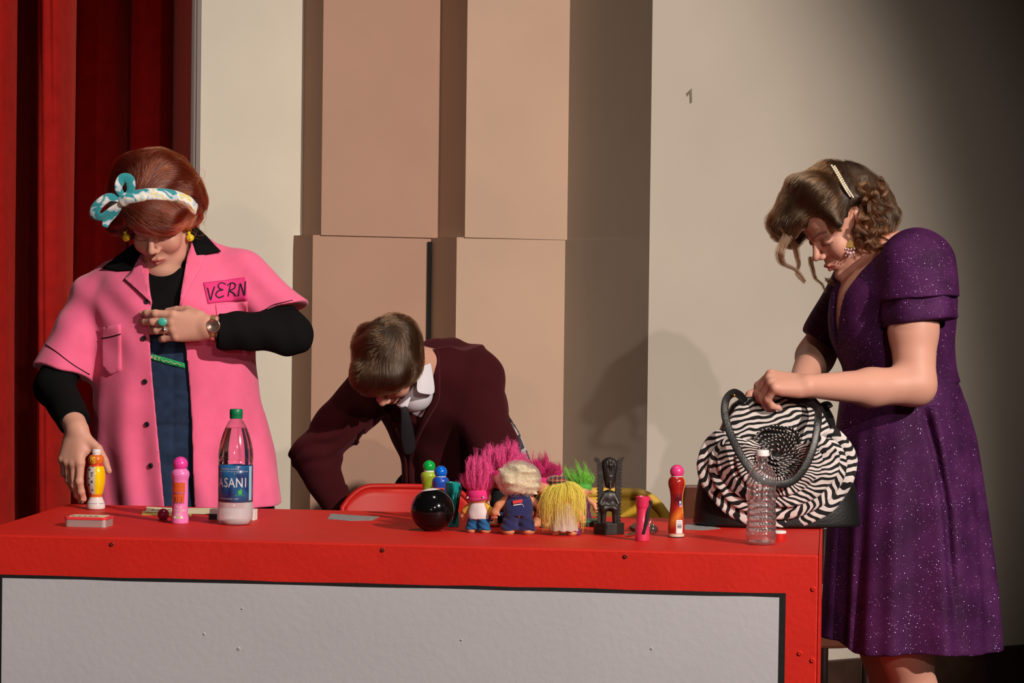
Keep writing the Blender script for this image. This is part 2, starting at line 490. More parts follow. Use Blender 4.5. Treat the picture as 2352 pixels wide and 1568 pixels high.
# baseboard of the right wall
n_ = WN*0.022
tag(prism('baseboard_right', [tuple(PL[6]+n_-WD*0.02), tuple(PL[7]+n_), tuple(PL[7]), tuple(PL[6])], 0.0, 0.12, M['wood_dark'], bev=0.004), kind='structure')
# edge moulding of the proscenium opening beside the curtain
M['trim'] = mat('edge_moulding', (0.30, 0.26, 0.24), 0.6)
e = PL[0]
tag(prism('trim_2', [(e[0]-0.026, e[1]-0.03), (e[0]-0.013, e[1]-0.04), (e[0]-0.013, e[1]+0.3), (e[0]-0.026, e[1]+0.3)], 0, 5.2, M['trim'], bev=0.003), kind='structure')
tag(prism('trim_3', [(e[0]-0.0115, e[1]-0.012), (e[0]+0.0, e[1]-0.006), (e[0]+0.0, e[1]+0.3), (e[0]-0.0115, e[1]+0.3)], 0, 5.2, mat('edge_strip', (0.2, 0.17, 0.16), 0.7), bev=0.002), kind='structure')
# scuff on the right wall
def on_right_wall(u, v):
    d = ray(u, v); p0 = A(PL[6][0], PL[6][1], 0); n3 = A(WN[0], WN[1], 0); return CAM+d*(((p0-CAM) @ n3)/(d @ n3))+n3*0.0015
sc_v = [on_right_wall(u, v) for u, v in ((1575, 215), (1588, 203), (1589, 235), (1584, 238), (1583, 214), (1578, 222))]
tag(mesh('wall_right_scuff', sc_v, [(0, 1, 2, 3, 4, 5)], M['mark'], smooth=False), kind='structure')

# ---- the main curtain: heavy red velvet in deep folds
M['velvet'] = mat('red_velvet', (0.34, 0.010, 0.008), 0.85, spec=0.1, sheen=0.35, bump=0.2, bscale=300, var=0.15, vscale=20)
M['velvet'].node_tree.nodes['Principled BSDF'].inputs['Sheen Tint'].default_value = (1, 0.15, 0.1, 1)
def curtain():
    keys = [(-2.6, 7.50), (-1.93, 7.45), (-1.72, 7.36), (-1.615, 7.40), (-1.54, 7.38), (-1.50, 7.43), (-1.475, 7.62), (-1.43, 7.66), (-1.40, 7.44), (-1.375, 7.40), (-1.345, 7.43), (-1.335, 7.60),
            (-1.40, 7.98), (-1.43, 8.10), (-1.36, 8.07), (-1.29, 8.12), (-1.255, 8.24), (-1.22, 8.10), (-1.14, 8.13), (-1.07, 8.28), (-0.96, 8.40), (-0.80, 8.45)]
    path = catmull([A(x, y, 0) for x, y in keys], 8)
    V, F = [], []; zs = np.linspace(0.01, 5.2, 40)
    for z in zs:
        for i, p in enumerate(path):
            w = 0.006*math.sin(z*2.1+i*0.3)+0.004*math.sin(z*5+i)
            V.append((p[0]+w*0.5, p[1]+w, z))
    n = len(path)
    for j in range(len(zs)-1):
        for i in range(n-1): F.append((j*n+i, j*n+i+1, (j+1)*n+i+1, (j+1)*n+i))
    o = mesh('stage_curtain', V, F, M['velvet']); solidify(o, 0.006)
    tag(o, 'deep red velvet stage curtain hanging in vertical folds', 'curtain')
curtain()

# ================================================================== the red counter table
M['red'] = mat('red_paint', (0.62, 0.017, 0.009), 0.55, spec=0.35, bump=0.35, bscale=90, var=0.06, vscale=10)
M['grey'] = mat('grey_lavender_paint', (0.50, 0.49, 0.535), 0.8, spec=0.2, bump=0.3, bscale=70, var=0.03, vscale=5)
M['blackline'] = mat('black_paint', (0.008, 0.008, 0.009), 0.6, bump=0.3, bscale=90)
FL, FR = T(-70, 1226), T(1880, 1275)
BL, BR = T(155, 1157), T(1573, 1192)
dF = (FR-FL); dF[2] = 0; LF = np.linalg.norm(dF); dF /= LF
tb = BL+dF*((FR-BL) @ dF); BR = tb                     # square right end
BLc = BL
nF = A(dF[1], -dF[0], 0)                                # out of the front face
table = empty('counter_table', ((FL+FR)/2)*A(1, 1, 0), 0, 'bright red painted counter table with grey front panel, props spread on top', 'table')
TO = np.array(table.location)
def tl(p): return tuple(np.asarray(p)-TO)
def tpoly(name, pts, z0, z1, m_, bev=0.0): return prism(name, [tl(A(p[0], p[1], 0))[:2] for p in pts], z0, z1, m_, table, bev)
tpoly('top_board', [FL-nF*0.0185, FR-nF*0.0185, BR, BLc], 0.715, TZ, M['red'], 0.002)
th = 0.018
tpoly('front_panel', [FL, FR, FR-nF*th, FL-nF*th], 0.02, TZ, M['red'], 0.003)
tpoly('side_panel', [FR-nF*th, FR-nF*th+dF*0.0, BR, BR-dF*th, FR-nF*th-dF*th][1:], 0.02, 0.7145, M['red'], 0.001)
tpoly('side_panel', [FL-nF*th, FL-nF*th+dF*th, BLc+dF*th, BLc], 0.02, 0.7145, M['red'], 0.001)
tpoly('edge_strip', [FR+dF*0.0005+nF*0.0, FR+dF*0.0055, BR+dF*0.0055, BR+dF*0.0005], 0.05, TZ+0.0012, M['red'], 0.0005)
# painted border and panel on the front, a hair proud of the boards
def on_front(u, v, lift=0.0015):
    d = ray(u, v); return CAM+d*(((FL-CAM) @ nF)/(d @ nF))+nF*lift
zt0, zt1 = on_front(100, 1322)[2], on_front(1800, 1364)[2]
def fpatch(name, pts, lift, m_, t=0.0012):
    q = [A(*p) for p in pts]; n = len(q)
    V = [tl(p+nF*lift) for p in q]+[tl(p+nF*(lift-t)) for p in q]
    F = [tuple(range(n)), tuple(range(n, 2*n))[::-1]]+[(i, n+i, n+(i+1) % n, (i+1) % n) for i in range(n)]
    return mesh(name, V, F, m_, table, smooth=False)
rg = random.Random(4)
def wob(uvs): return [on_front(u+rg.uniform(-1, 1), v+rg.uniform(-1.2, 1.2), 0) for u, v in uvs]
bo = [(-28, 1319)]+[(x, 1319+43*(x+20)/1823) for x in range(100, 1800, 90)]+[(1805, 1362)]
border = wob(bo)+[A(*on_front(1801, 1568, 0)[:2], 0.06), A(*on_front(-28, 1568, 0)[:2], 0.06)]
fpatch('painted_border', border[::-1], 0.0013, M['blackline'])
pi_ = [(6, 1327)]+[(x, 1327+44*(x)/1790) for x in range(100, 1780, 90)]+[(1789, 1371)]
panel = wob(pi_)+[A(*on_front(1785, 1568, 0)[:2], 0.075), A(*on_front(3, 1568, 0)[:2], 0.075)]
fpatch('grey_panel', panel[::-1], 0.0024, M['grey'])
M['screw'] = mat('painted_screw', (0.22, 0.03, 0.02), 0.4, metal=0.3)
def front_disc(name, u, v, r, m_, h=0.003):
    c = on_front(u, v, 0)
    V, F = [], []; n = 14
    for hh, rr in ((0, r), (h*0.7, r), (h, r*0.7), (h, r*0.35), (h*0.4, r*0.3)):
        for i in range(n):
            a = 2*math.pi*i/n; V.append(tl(c+nF*hh+dF*rr*math.cos(a)+A(0, 0, rr*math.sin(a))))
    for k in range(4):
        for i in range(n): F.append((k*n+i, k*n+(i+1) % n, (k+1)*n+(i+1) % n, (k+1)*n+i))
    F.append(tuple(range(4*n, 5*n)))
    return mesh(name, V, F, m_, table)
for u, v in ((258, 1249), (880, 1262), (1437, 1277)): front_disc('screw', u, v, 0.0042, M['screw'], 0.004)
for u, v in ((1868, 1352), (1837, 1500), (1866, 1516)): front_disc('screw', u, v, 0.0046, M['red'], 0.003)
# table legs under the boards, out of sight behind the panel
for a, b in ((0.06, 0.12), (0.94, 0.12), (0.08, 0.85), (0.92, 0.85)):
    q0 = FL+(FR-FL)*a; q1 = BL+(BR-BL)*a; q = q0+(q1-q0)*b
    lathe('leg', [(0.014, 0.0), (0.014, 0.714)], M['blackline'], table, n=12, off=tl(A(q[0], q[1], 0)))
for u, v, r in ((470, 1455, .0045), (557, 1397, .0035), (549, 1489, .006), (1060, 1469, .0035), (1497, 1489, .0045)):
    o = front_disc('paint_drip', u, v, r*0.6, M['grey'], 0.004)
# ================================================================== things on the counter
def px(n, d): return n*d/FPX
def spot_on(u, v, r=0.0):
    """centre of a round thing whose nearest point touches the table top at pixel (u, v)"""
    p = T(u, v); return p+A(p[0], p[1], 0)/np.linalg.norm(p[:2])*r
def gloss(name, col, rough=0.25, **k): return mat(name, col, rough, spec=0.5, coat=0.3, **k)
def clear_mat(name, tint=(1, 1, 1), refl=0.14, milky=0.0):
    mm = bpy.data.materials.new(name); mm.use_nodes = True; nt = mm.node_tree
    nt.nodes.remove(nt.nodes['Principled BSDF'])
    tr = nt.nodes.new('ShaderNodeBsdfTransparent'); tr.inputs[0].default_value = tuple(tint)+(1,)
    gl = nt.nodes.new('ShaderNodeBsdfGlossy'); gl.inputs['Roughness'].default_value = 0.10
    lw = nt.nodes.new('ShaderNodeLayerWeight'); lw.inputs[0].default_value = 0.35
    mr = nt.nodes.new('ShaderNodeMapRange'); mr.inputs['To Min'].default_value = refl*0.5; mr.inputs['To Max'].default_value = 0.75
    mx = nt.nodes.new('ShaderNodeMixShader')
    nt.links.new(lw.outputs['Facing'], mr.inputs['Value']); nt.links.new(mr.outputs[0], mx.inputs[0])
    nt.links.new(tr.outputs[0], mx.inputs[1]); nt.links.new(gl.outputs[0], mx.inputs[2])
    out = mx
    if milky:
        df = nt.nodes.new('ShaderNodeBsdfDiffuse'); df.inputs[0].default_value = (0.8, 0.78, 0.82, 1)
        m2 = nt.nodes.new('ShaderNodeMixShader'); m2.inputs[0].default_value = milky
        nt.links.new(mx.outputs[0], m2.inputs[1]); nt.links.new(df.outputs[0], m2.inputs[2]); out = m2
    nt.links.new(out.outputs[0], nt.nodes['Material Output'].inputs[0])
    return mm
M['pet'] = clear_mat('clear_plastic')
M['pet_frost'] = clear_mat('frosty_clear_plastic', milky=0.42)
M['water'] = mat('water', (0.97, 0.98, 1.0), 0.0, trans=1.0, ior=1.2, spec=0.5)
M['white'] = gloss('white_plastic', (0.78, 0.76, 0.76), 0.4)
M['ink'] = mat('black_ink', (0.01, 0.01, 0.015), 0.6)
M['paper'] = mat('cream_paper', (0.75, 0.70, 0.48), 0.8)
M['silver'] = mat('silver_letters', (0.75, 0.76, 0.80), 0.35, metal=0.3)
M['blk'] = mat('black_plastic', (0.012, 0.012, 0.013), 0.45)
M['chrome'] = mat('chrome', (0.8, 0.78, 0.75), 0.15, metal=1)
FRONT = -math.pi/2

# ---- curvy orange bottle by the hand
c = spot_on(220, 1171, 0.019); d_ = c[1]
b = empty('bingo_dauber', c, 0, 'orange, yellow and white curvy ink dauber standing uncapped beside the reaching hand', 'bottle', 'bingo daubers on the counter')
pr = smoothprof([(px(r, d_), px(h, d_)) for r, h in ((17, 0), (21, 3), (21, 12), (19, 18), (16.5, 24), (14.5, 31), (17, 42), (20.5, 58), (21.5, 72), (20.5, 88), (17, 99), (15.5, 104), (18, 113), (16.5, 121), (12, 125), (10.5, 126))], 5)
o = lathe('bottle_body', pr, attr_mat('dauber_wrap', rough=0.25, coat=0.4), b, n=96)
def pc(co):
    h = co[:, 2]/px(1, d_); a = np.degrees(np.arctan2(co[:, 1], co[:, 0]))
    C = np.tile(A(0.72, 0.16, 0.02), (len(co), 1))
    C[h < 28] = (0.72, 0.68, 0.66)
    C[(h >= 13.5) & (h < 14.8)] = (0.2, 0.1, 0.2)
    mid = (h > 36) & (h < 103)
    C[mid & (a > -88)] = (0.85, 0.62, 0.0)
    C[mid & (a > -55)] = (0.85, 0.5, 0.0)
    C[mid & (a <= -88) & (a > -150)] = (0.62, 0.58, 0.56)
    blot = mid & (np.sin(h*0.35+1)*np.sin(a*0.13)+0.4*np.sin(h*0.9) > 0.55) & (a < -95) & (a > -150)
    C[blot] = (0.03, 0.03, 0.08)
    C[(h > 100) & (h < 106)] = (0.7, 0.05, 0.02)
    return C
paint(o, pc)
lathe('neck', [(px(10, d_), px(125, d_)), (px(10, d_), px(130, d_)), (px(11, d_), px(130.5, d_)), (px(11, d_), px(133, d_)), (px(10, d_), px(133.5, d_)), (px(10.3, d_), px(137, d_)), (px(9.5, d_), px(138.5, d_))], M['white'], b, n=24)
v_, f_ = wrap_text('IS', 0.021, prof_r(pr), px(113, d_), FRONT-0.35, bold=0.0006)
mesh('lettering', v_, f_, mat('yellow_letters', (0.85, 0.6, 0.05), 0.4), b, smooth=False)

# ---- flat tin
c = T(199, 1211); c = c+A(0, 0.03, 0)
tin = empty('mint_tin', c, math.radians(-7), 'flat metal tin with pink-red lid lying at the left end of the counter', 'tin')
def rrect(w, d, r, n=6):
    out = []
    for cx, cy, a0 in ((w-r, d-r, 0), (-w+r, d-r, 90), (-w+r, -d+r, 180), (w-r, -d+r, 270)):
        for i in range(n+1):
            a = math.radians(a0+90*i/n); out.append((cx+r*math.cos(a), cy+r*math.sin(a)))
    return out
hw = 0.046
prism('tin_base', rrect(hw-0.001, 0.030, 0.009), 0, 0.0155, mat('tin_metal', (0.55, 0.52, 0.50), 0.35, metal=0.6), tin, 0.001)
prism('lid', rrect(hw, 0.031, 0.010), 0.0155, 0.0215, gloss('tin_lid', (0.72, 0.05, 0.06)), tin, 0.0015)
prism('label_panel', rrect(hw-0.008, 0.023, 0.003), 0.0215, 0.0219, M['paper'], tin)
for i in range(5):
    box('print_line', (-0.034+i*0.012, -0.018, 0.0219), (-0.034+i*0.012+0.009, -0.006, 0.0221), M['ink'], tin)

# ---- paper strips
def flat_strip(name, uv, label, cat, m_, lift=0.0006, t=0.0004, group=None, curl=None):
    q = [T(u, v, TZ+lift+(curl[i] if curl else 0)) for i, (u, v) in enumerate(uv)]
    c0 = np.mean(q, 0); e_ = empty(name, c0, 0, label, cat, group)
    n = len(q); V = [p-c0 for p in q]+[p-c0-A(0, 0, t) for p in q]
    F = [tuple(range(n)), tuple(range(n, 2*n))[::-1]]+[(i, n+i, n+(i+1) % n, (i+1) % n) for i in range(n)]
    F = [f[::-1] for f in F]
    mesh('paper', V, F, m_, e_, smooth=False)
    return e_, c0
s_, c0 = flat_strip('paper_slip', [(337, 1163), (395, 1166), (470, 1167), (502, 1166), (499, 1177), (470, 1180), (395, 1178), (334, 1175)], 'curled cream paper slip with blue print behind the pink dauber', 'paper', M['paper'], curl=[.004, .002, .001, .006, .006, .001, .001, .002])
for i in range(6):
    q = T(352+i*12, 1172.5, TZ+0.0016)-c0; w_ = 0.004
    mesh('print_line', [q+A(-w_, -0.004, 0.0022), q+A(w_, -0.004, 0.0022), q+A(w_, 0.004, 0.0026), q+A(-w_, 0.004, 0.0026)], [(0, 1, 2, 3)], M['ink'], s_)
s_, c0 = flat_strip('paper_slip', [(327, 1173), (440, 1177), (440, 1186), (326, 1182)], 'yellow-edged paper slip lying flat behind the magenta cap', 'paper', mat('yellow_paper', (0.75, 0.55, 0.12), 0.8))
# ---- magenta ball cap
rr = 0.0127; c = spot_on(375, 1195, 0.006); d_ = c[1]
bc = empty('ball_cap', c, 0, 'translucent magenta ball cap lying beside the pink dauber', 'cap')
v_, f_ = sphere_vf((0, 0, rr), rr, 20); mesh('cap', v_, f_, gloss('magenta_translucent', (0.30, 0.015, 0.07), 0.2, trans=0.3), bc)
lathe('rim', [(0.009, 0.0), (0.0095, 0.0022), (0.008, 0.003)], gloss('magenta_rim', (0.22, 0.01, 0.05)), bc, n=24)

# ---- daubers with a ball cap
def dauber(u, v, prof, ball, label, mats, zcap, capm, r=0.018, d=None, base=None):
    c = spot_on(u, v, r) if base is None else base
    d_ = c[1]; s = d_/FPX
    e_ = empty('bingo_dauber', c, 0, label, 'bottle', 'bingo daubers on the counter')
    pr = smoothprof([(q*s, h*s) for q, h in prof], 5)
    o = lathe('bottle_body', pr, mats, e_, n=64)
    rb, zb = ball
    lathe('collar', [(rb*s*0.80, (zb-rb-3)*s), (rb*s*0.82, (zb-rb*0.62)*s), (rb*s*0.5, (zb-rb*0.6)*s)], M['white'], e_, n=28)
    v_, f_ = sphere_vf((0, 0, zb*s), rb*s, 24); v_ = [(x, y, max(z, (zb-rb*0.72)*s)) for x, y, z in v_]
    mesh('ball_cap', v_, f_, capm, e_)
    return e_, s, pr, o
pk = gloss('pink_plastic', (0.80, 0.20, 0.52), 0.3)
e_, s, pr, o = dauber(413, 1203, [(18, 0), (20, 2), (20, 14), (18.8, 16), (18.8, 20), (18, 24), (18.5, 60), (18.5, 95), (19.5, 103), (21.5, 112), (20, 119), (16, 124), (12.5, 127)], (17.5, 136),
    'pink ink dauber with orange logo and THE WINNERS INK lettering', pk, 0, gloss('hot_pink_cap', (0.78, 0.05, 0.36), 0.3), 0.018)
R_ = prof_r(pr); org = mat('orange_print', (0.62, 0.10, 0.02), 0.4)
def jag(z0, z1, a0, a1, seed, jag_top):
    r = random.Random(seed); V, F = [], []; n = 22
    for i in range(n+1):
        a = a0+(a1-a0)*i/n; j0 = r.uniform(-1, 1)*0.0022; j1 = r.uniform(-1, 1)*0.0012
        for z in (z0+j0, (z0+z1)/2, z1+j1):
            q = R_(z)+0.0005; V.append((q*math.cos(a), q*math.sin(a), z))
    for i in range(n):
        for k in (0, 1): F.append((i*3+k, (i+1)*3+k, (i+1)*3+k+1, i*3+k+1))
    return V, F
v_, f_ = merge([jag(72*s, 95*s, FRONT-0.75, FRONT+0.75, 3, 1), jag(49*s, 69*s, FRONT-0.78, FRONT+0.68, 5, 0)]); mesh('logo_print', v_, f_, org, e_, smooth=False)
def arc_line(pts, w):           # (z, angle) polyline drawn on the bottle wall
    path = [A((R_(z)+0.0006)*math.cos(a), (R_(z)+0.0006)*math.sin(a), z) for z, a in pts]; return tube_vf(path, w, 5)
L_ = []
rr_ = random.Random(8)
L_.append(arc_line([(s*(70+rr_.uniform(-2.5, 3)), FRONT-0.6+i*0.1) for i in range(14)], 0.00035))
L_.append(arc_line([(s*(48+rr_.uniform(-1.5, 1.5)), FRONT-0.75+i*0.1) for i in range(15)], 0.00035))
for a in (-0.5, -0.45, -0.15, 0.3): L_.append(arc_line([(s*50, FRONT+a-0.03), (s*62, FRONT+a+0.02)], 0.00045))
v_, f_ = merge(L_); mesh('logo_outline', v_, f_, M['ink'], e_)
L_ = [wrap_text('THE', 0.0088, R_, 38*s, FRONT-0.04), wrap_text('WINNERS', 0.0080, R_, 30*s, FRONT-0.06), wrap_text('INK', 0.0088, R_, 22.5*s, FRONT-0.06)]
v_, f_ = merge(L_); mesh('lettering', v_, f_, mat('cream_letters', (0.75, 0.68, 0.6), 0.5), e_, smooth=False)
v_, f_ = wrap_patch(R_, 12.5*s, 18*s, FRONT-0.62, FRONT+0.48, 0.0005); mesh('colour_label', v_, f_, M['paper'], e_)
v_, f_ = wrap_text('PINK', 0.0045, R_, 15.2*s, FRONT-0.07, lift=0.0008); mesh('lettering', v_, f_, M['ink'], e_, smooth=False)

def on_plane_depth(u, Y):       # table point straight ahead at depth Y, column u
    d = ray(u, 1200); k = Y/d[1]; return A(CAM[0]+d[0]*k, Y, TZ)
grn = [(16, 0), (18.5, 2), (18, 12), (16, 30), (14, 50), (13.5, 60), (15, 78), (18, 92), (19, 100), (17, 106), (12, 109)]
dauber(0, 0, grn, (14.5, 121), 'lime green ink dauber with round green cap behind the black ball', gloss('lime_plastic', (0.30, 0.42, 0.03), 0.3), 0, gloss('green_cap', (0.0, 0.35, 0.05), 0.2), base=on_plane_depth(984, 5.53))
blu = [(17, 0), (19, 2), (18.6, 14), (17.5, 18), (17.5, 60), (17.5, 82), (18.5, 89), (19.5, 97), (18, 103), (14, 107), (11, 109)]
e_, s, pr, o = dauber(0, 0, blu, (14.8, 119), 'blue ink dauber with round blue cap and orange label behind the black ball', gloss('blue_plastic', (0.015, 0.07, 0.42), 0.25), 0, gloss('blue_cap', (0.0, 0.12, 0.62), 0.2), base=on_plane_depth(1011, 5.42))
R_ = prof_r(pr); v_, f_ = wrap_patch(R_, 50*s, 84*s, FRONT-1.0, FRONT+0.5, 0.0005); mesh('label', v_, f_, org, e_)
# red swirly dauber
e_, s, pr, o = dauber(1553, 1235, [(17.5, 0), (18.6, 2), (18.6, 10), (19, 26), (18.4, 38), (16, 57), (14.3, 78), (14.2, 90), (16, 106), (19, 117), (20, 125), (18.6, 133), (15, 138), (12, 140)], (16.2, 151),
    'red and orange curvy ink dauber with bar code and pink ball cap', attr_mat('red_wrap', rough=0.22, coat=0.5), 0, gloss('rose_cap', (0.70, 0.05, 0.22), 0.3), 0.017)
def pc(co):
    h = co[:, 2]/s; a = np.degrees(np.arctan2(co[:, 1], co[:, 0]))+90
    red, org_, drk, yel = A(0.33, 0.015, 0.012), A(0.62, 0.17, 0.02), A(0.035, 0.006, 0.02), A(0.75, 0.36, 0.03)
    C = np.tile(red, (len(co), 1))
    w = np.clip(1-np.abs((h-48-a*0.25)/22), 0, 1)[:, None]; C = C*(1-w)+org_*w
    w = (np.clip(1-np.abs((h-88)/16), 0, 1)*np.clip(1-np.abs((a-12)/60), 0, 1))[:, None]**0.6; C = C*(1-w)+drk*w
    w = ((a > 58) & (h > 55)); C[w] = yel
    C[(h < 9)] = (0.62, 0.55, 0.42); C[(h < 3)] = (0.02, 0.02, 0.06)
    return C
paint(o, pc)
R_ = prof_r(pr); v_, f_ = wrap_patch(R_, 10*s, 41*s, FRONT-0.08, FRONT+0.76, 0.0005); mesh('bar_code_label', v_, f_, M['white'], e_)
L_ = [wrap_patch(R_, z*s, (z+t)*s, FRONT+0.05, FRONT+0.6, 0.0009, 8, 1) for z, t in ((37, .8), (33, .8), (29, 1.6), (26.5, .8), (24, 2), (21.5, .6))]
v_, f_ = merge(L_); mesh('bar_code', v_, f_, M['ink'], e_)
v_, f_ = wrap_patch(R_, 71*s, 84*s, FRONT+0.35, FRONT+0.85, 0.0006); mesh('emblem', v_, f_, mat('emblem_blue', (0.05, 0.2, 0.42), 0.4), e_)
v_, f_ = wrap_patch(R_, 70*s, 75*s, FRONT+0.4, FRONT+0.85, 0.0009); mesh('emblem', v_, f_, mat('emblem_pink', (0.75, 0.2, 0.3), 0.4), e_)
v_, f_ = wrap_patch(R_, 79*s, 84*s, FRONT+0.38, FRONT+0.62, 0.0009); mesh('emblem', v_, f_, M['white'], e_)

# ---- big labelled water bottle
c = spot_on(540, 1207, 0.037); s = c[1]/FPX
bt = empty('water_bottle', c, 0, 'big water bottle with blue label and green cap', 'bottle')
prof = [(30, 1.5), (36, 2), (39, 8), (40, 18), (40.5, 38), (40, 49), (39.3, 52), (39.3, 136), (40, 139), (40.3, 144), (39.2, 147), (40, 151), (40, 160), (39, 172), (36, 188), (31, 206), (25, 222), (18, 236), (13.2, 241), (12.8, 246)]
pr = [(r*s, h*s) for r, h in prof]; R_ = prof_r(pr)
def bottle_shell(name, pr, mats, idx, parent, petal=0.0, n=72):
    V, F = lathe_vf(pr, n, cap=False)
    if petal: 
        V = [(x, y, z+(petal*max(0, math.cos(2.5*math.atan2(y, x)))**2 if z < 0.008 else 0)) for x, y, z in V]
    o = mesh(name, V, F, mats, parent)
    return o
oM = bottle_shell('bottle_shell', [p for p in pr if p[1] >= 0.15*0.87], M['pet'], 0, bt)
bottle_shell('bottle_base', [(1e-4, 6*s), (20*s, 5*s)]+[p for p in pr if p[1] <= 53*s], M['pet_frost'], 0, bt, 0.006)
wl = 222
wp = [(1e-4, 7*s), (18*s, 6*s)]+[((r-1.2)*s, h*s) for r, h in prof if 3 < h < wl]+[((R_(wl*s)/s-1.2)*s, wl*s), (1e-4, wl*s)]
lathe('water', wp, M['water'], bt, n=64, cap=False)
def label_mat():
    mm = mat('blue_label', (0.01, 0.02, 0.16), 0.3, spec=0.5, coat=0.3); nt = mm.node_tree
    tc = nt.nodes.new('ShaderNodeTexCoord'); mp = nt.nodes.new('ShaderNodeMapping'); mp.inputs['Scale'].default_value = (25, 25, 14)
    n = nt.nodes.new('ShaderNodeTexNoise'); n.inputs['Scale'].default_value = 1.2; n.inputs['Detail'].default_value = 3
    cr_ = nt.nodes.new('ShaderNodeValToRGB'); e = cr_.color_ramp.elements
    e[0].position = 0.35; e[0].color = (0.012, 0.015, 0.10, 1); e[1].position = 0.68; e[1].color = (0.02, 0.16, 0.38, 1)
    nt.links.new(tc.outputs['Object'], mp.inputs[0]); nt.links.new(mp.outputs[0], n.inputs['Vector']); nt.links.new(n.outputs['Fac'], cr_.inputs[0])
    nt.links.new(cr_.outputs[0], nt.nodes['Principled BSDF'].inputs['Base Color']); return mm
v_, f_ = wrap_patch(lambda z: 39.6*s, 53*s, 137*s, -math.pi, math.pi, 0, 72, 4)
lb = mesh('label', v_, f_, label_mat(), bt); solidify(lb, 0.0004)
RL = lambda z: 39.9*s
L_ = []
for ch, a in (('D', -1.28), ('A', -0.86), ('S', -0.47), ('A', -0.12), ('N', 0.33), ('I', 0.72)):
    tv, tf = text_vf(ch, 0.0285, bold=0.0002); L_.append(([((39.95*s)*math.cos(FRONT+a+x*0.78/(39.9*s)), (39.95*s)*math.sin(FRONT+a+x*0.78/(39.9*s)), 97*s+y) for x, y, z in tv], tf))
v_, f_ = merge(L_)
mesh('brand_lettering', v_, f_, M['silver'], bt, smooth=False)
for v_, f_ in ([wrap_text('PURIFIED WATER', 0.0052, RL, 129*s, FRONT-0.28, spacing=1.1), wrap_text('ENHANCED WITH MINERALS FOR A PURE, FRESH TASTE', 0.0029, RL, 123.5*s, FRONT-0.1), wrap_text('33.8 FL OZ (1.05 QT) 1 LITER', 0.0038, RL, 61*s, FRONT-0.35)]): mesh('small_lettering', v_, f_, M['silver'], bt, smooth=False)
gl_ = mat('leaf_green', (0.05, 0.42, 0.06), 0.4)
def leafpatch(a, z, w, h):
    V = []; n = 14
    for i in range(n):
        t = 2*math.pi*i/n; r = 1-0.35*abs(math.sin(t/2))**3; aa = a+w*math.cos(t)*r/(39.9*s); V.append(((40.1*s)*math.cos(aa), (40.1*s)*math.sin(aa), z+h*math.sin(t)*r))
    return V, [tuple(range(n))]
v_, f_ = merge([leafpatch(FRONT+0.30, 77*s, 3.2*s, 5*s), leafpatch(FRONT+0.42, 78*s, 3.2*s, 6*s), leafpatch(FRONT+0.36, 73*s, 5*s, 2.4*s)]); mesh('leaf_logo', v_, f_, gl_, bt, smooth=False)
v_, f_ = wrap_text('plantbottle', 0.0045, RL, 69.5*s, FRONT+0.36); mesh('small_lettering', v_, f_, gl_, bt, smooth=False)
v_, f_ = wrap_patch(RL, 57*s, 135*s, FRONT+0.98, FRONT+1.25, 0.0002, 8, 4); mesh('side_panel_print', v_, f_, mat('pale_cyan', (0.3, 0.55, 0.62), 0.4), bt)
capg = gloss('green_bottle_cap', (0.0, 0.19, 0.075), 0.4)
V, F = [], []; n = 72
for r, h in ((14.5, 243), (15, 244), (15, 248), (14.2, 248.5), (14.8, 249.5), (14.8, 262), (13.6, 265), (5, 265.5), (0.01, 265.5)):
    for i in range(n):
        q = r+(0.25*(i % 2) if 249 < h < 263 else 0); a = 2*math.pi*i/n; V.append((q*s*math.cos(a), q*s*math.sin(a), h*s))
for k in range(8):
    for i in range(n): F.append((k*n+i, k*n+(i+1) % n, (k+1)*n+(i+1) % n, (k+1)*n+i))
o = mesh('cap', V, F, capg, bt); sharp(o, 50)

# ---- white box behind it
c = T(535, 1196)+A(0.0, 0.025, 0)
wb = empty('small_box', c, math.radians(-8), 'white small carton lying behind the big water bottle', 'box')
box('carton', (-0.052, -0.012, 0), (0.047, 0.02, 0.024), mat('white_card', (0.75, 0.72, 0.72), 0.6), wb, 0.0015)
box('dark_end', (-0.0535, -0.0125, 0.0005), (-0.035, -0.0122, 0.013), M['ink'], wb)

# ---- two grey tape patches
M['tape'] = mat('grey_tape', (0.30, 0.30, 0.31), 0.6, bump=0.5, bscale=150, var=0.4, vscale=120)
for uv, lab in (([(752, 1191), (760, 1179), (800, 1182), (872, 1186), (856, 1194), (800, 1195)], 'grey printed tape scrap stuck on the red counter in front of the red chair'),
                ([(1562, 1213), (1578, 1203), (1630, 1206), (1655, 1213), (1615, 1217), (1572, 1215)], 'grey tape scrap stuck beside the zebra handbag')):
    q = [T(u, v, TZ+0.0007) for u, v in uv]; c0 = np.mean(q, 0)
    e_ = empty('tape_scrap', c0, 0, lab, 'tape', 'tape scraps on the counter'); n = len(q)
    V = [p-c0 for p in q]+[p-c0-A(0, 0, 0.0006) for p in q]
    F = [tuple(range(n)), tuple(range(n, 2*n))[::-1]]+[(i, n+i, n+(i+1) % n, (i+1) % n) for i in range(n)]
    mesh('tape', V, [f[::-1] for f in F], M['tape'], e_, smooth=False)

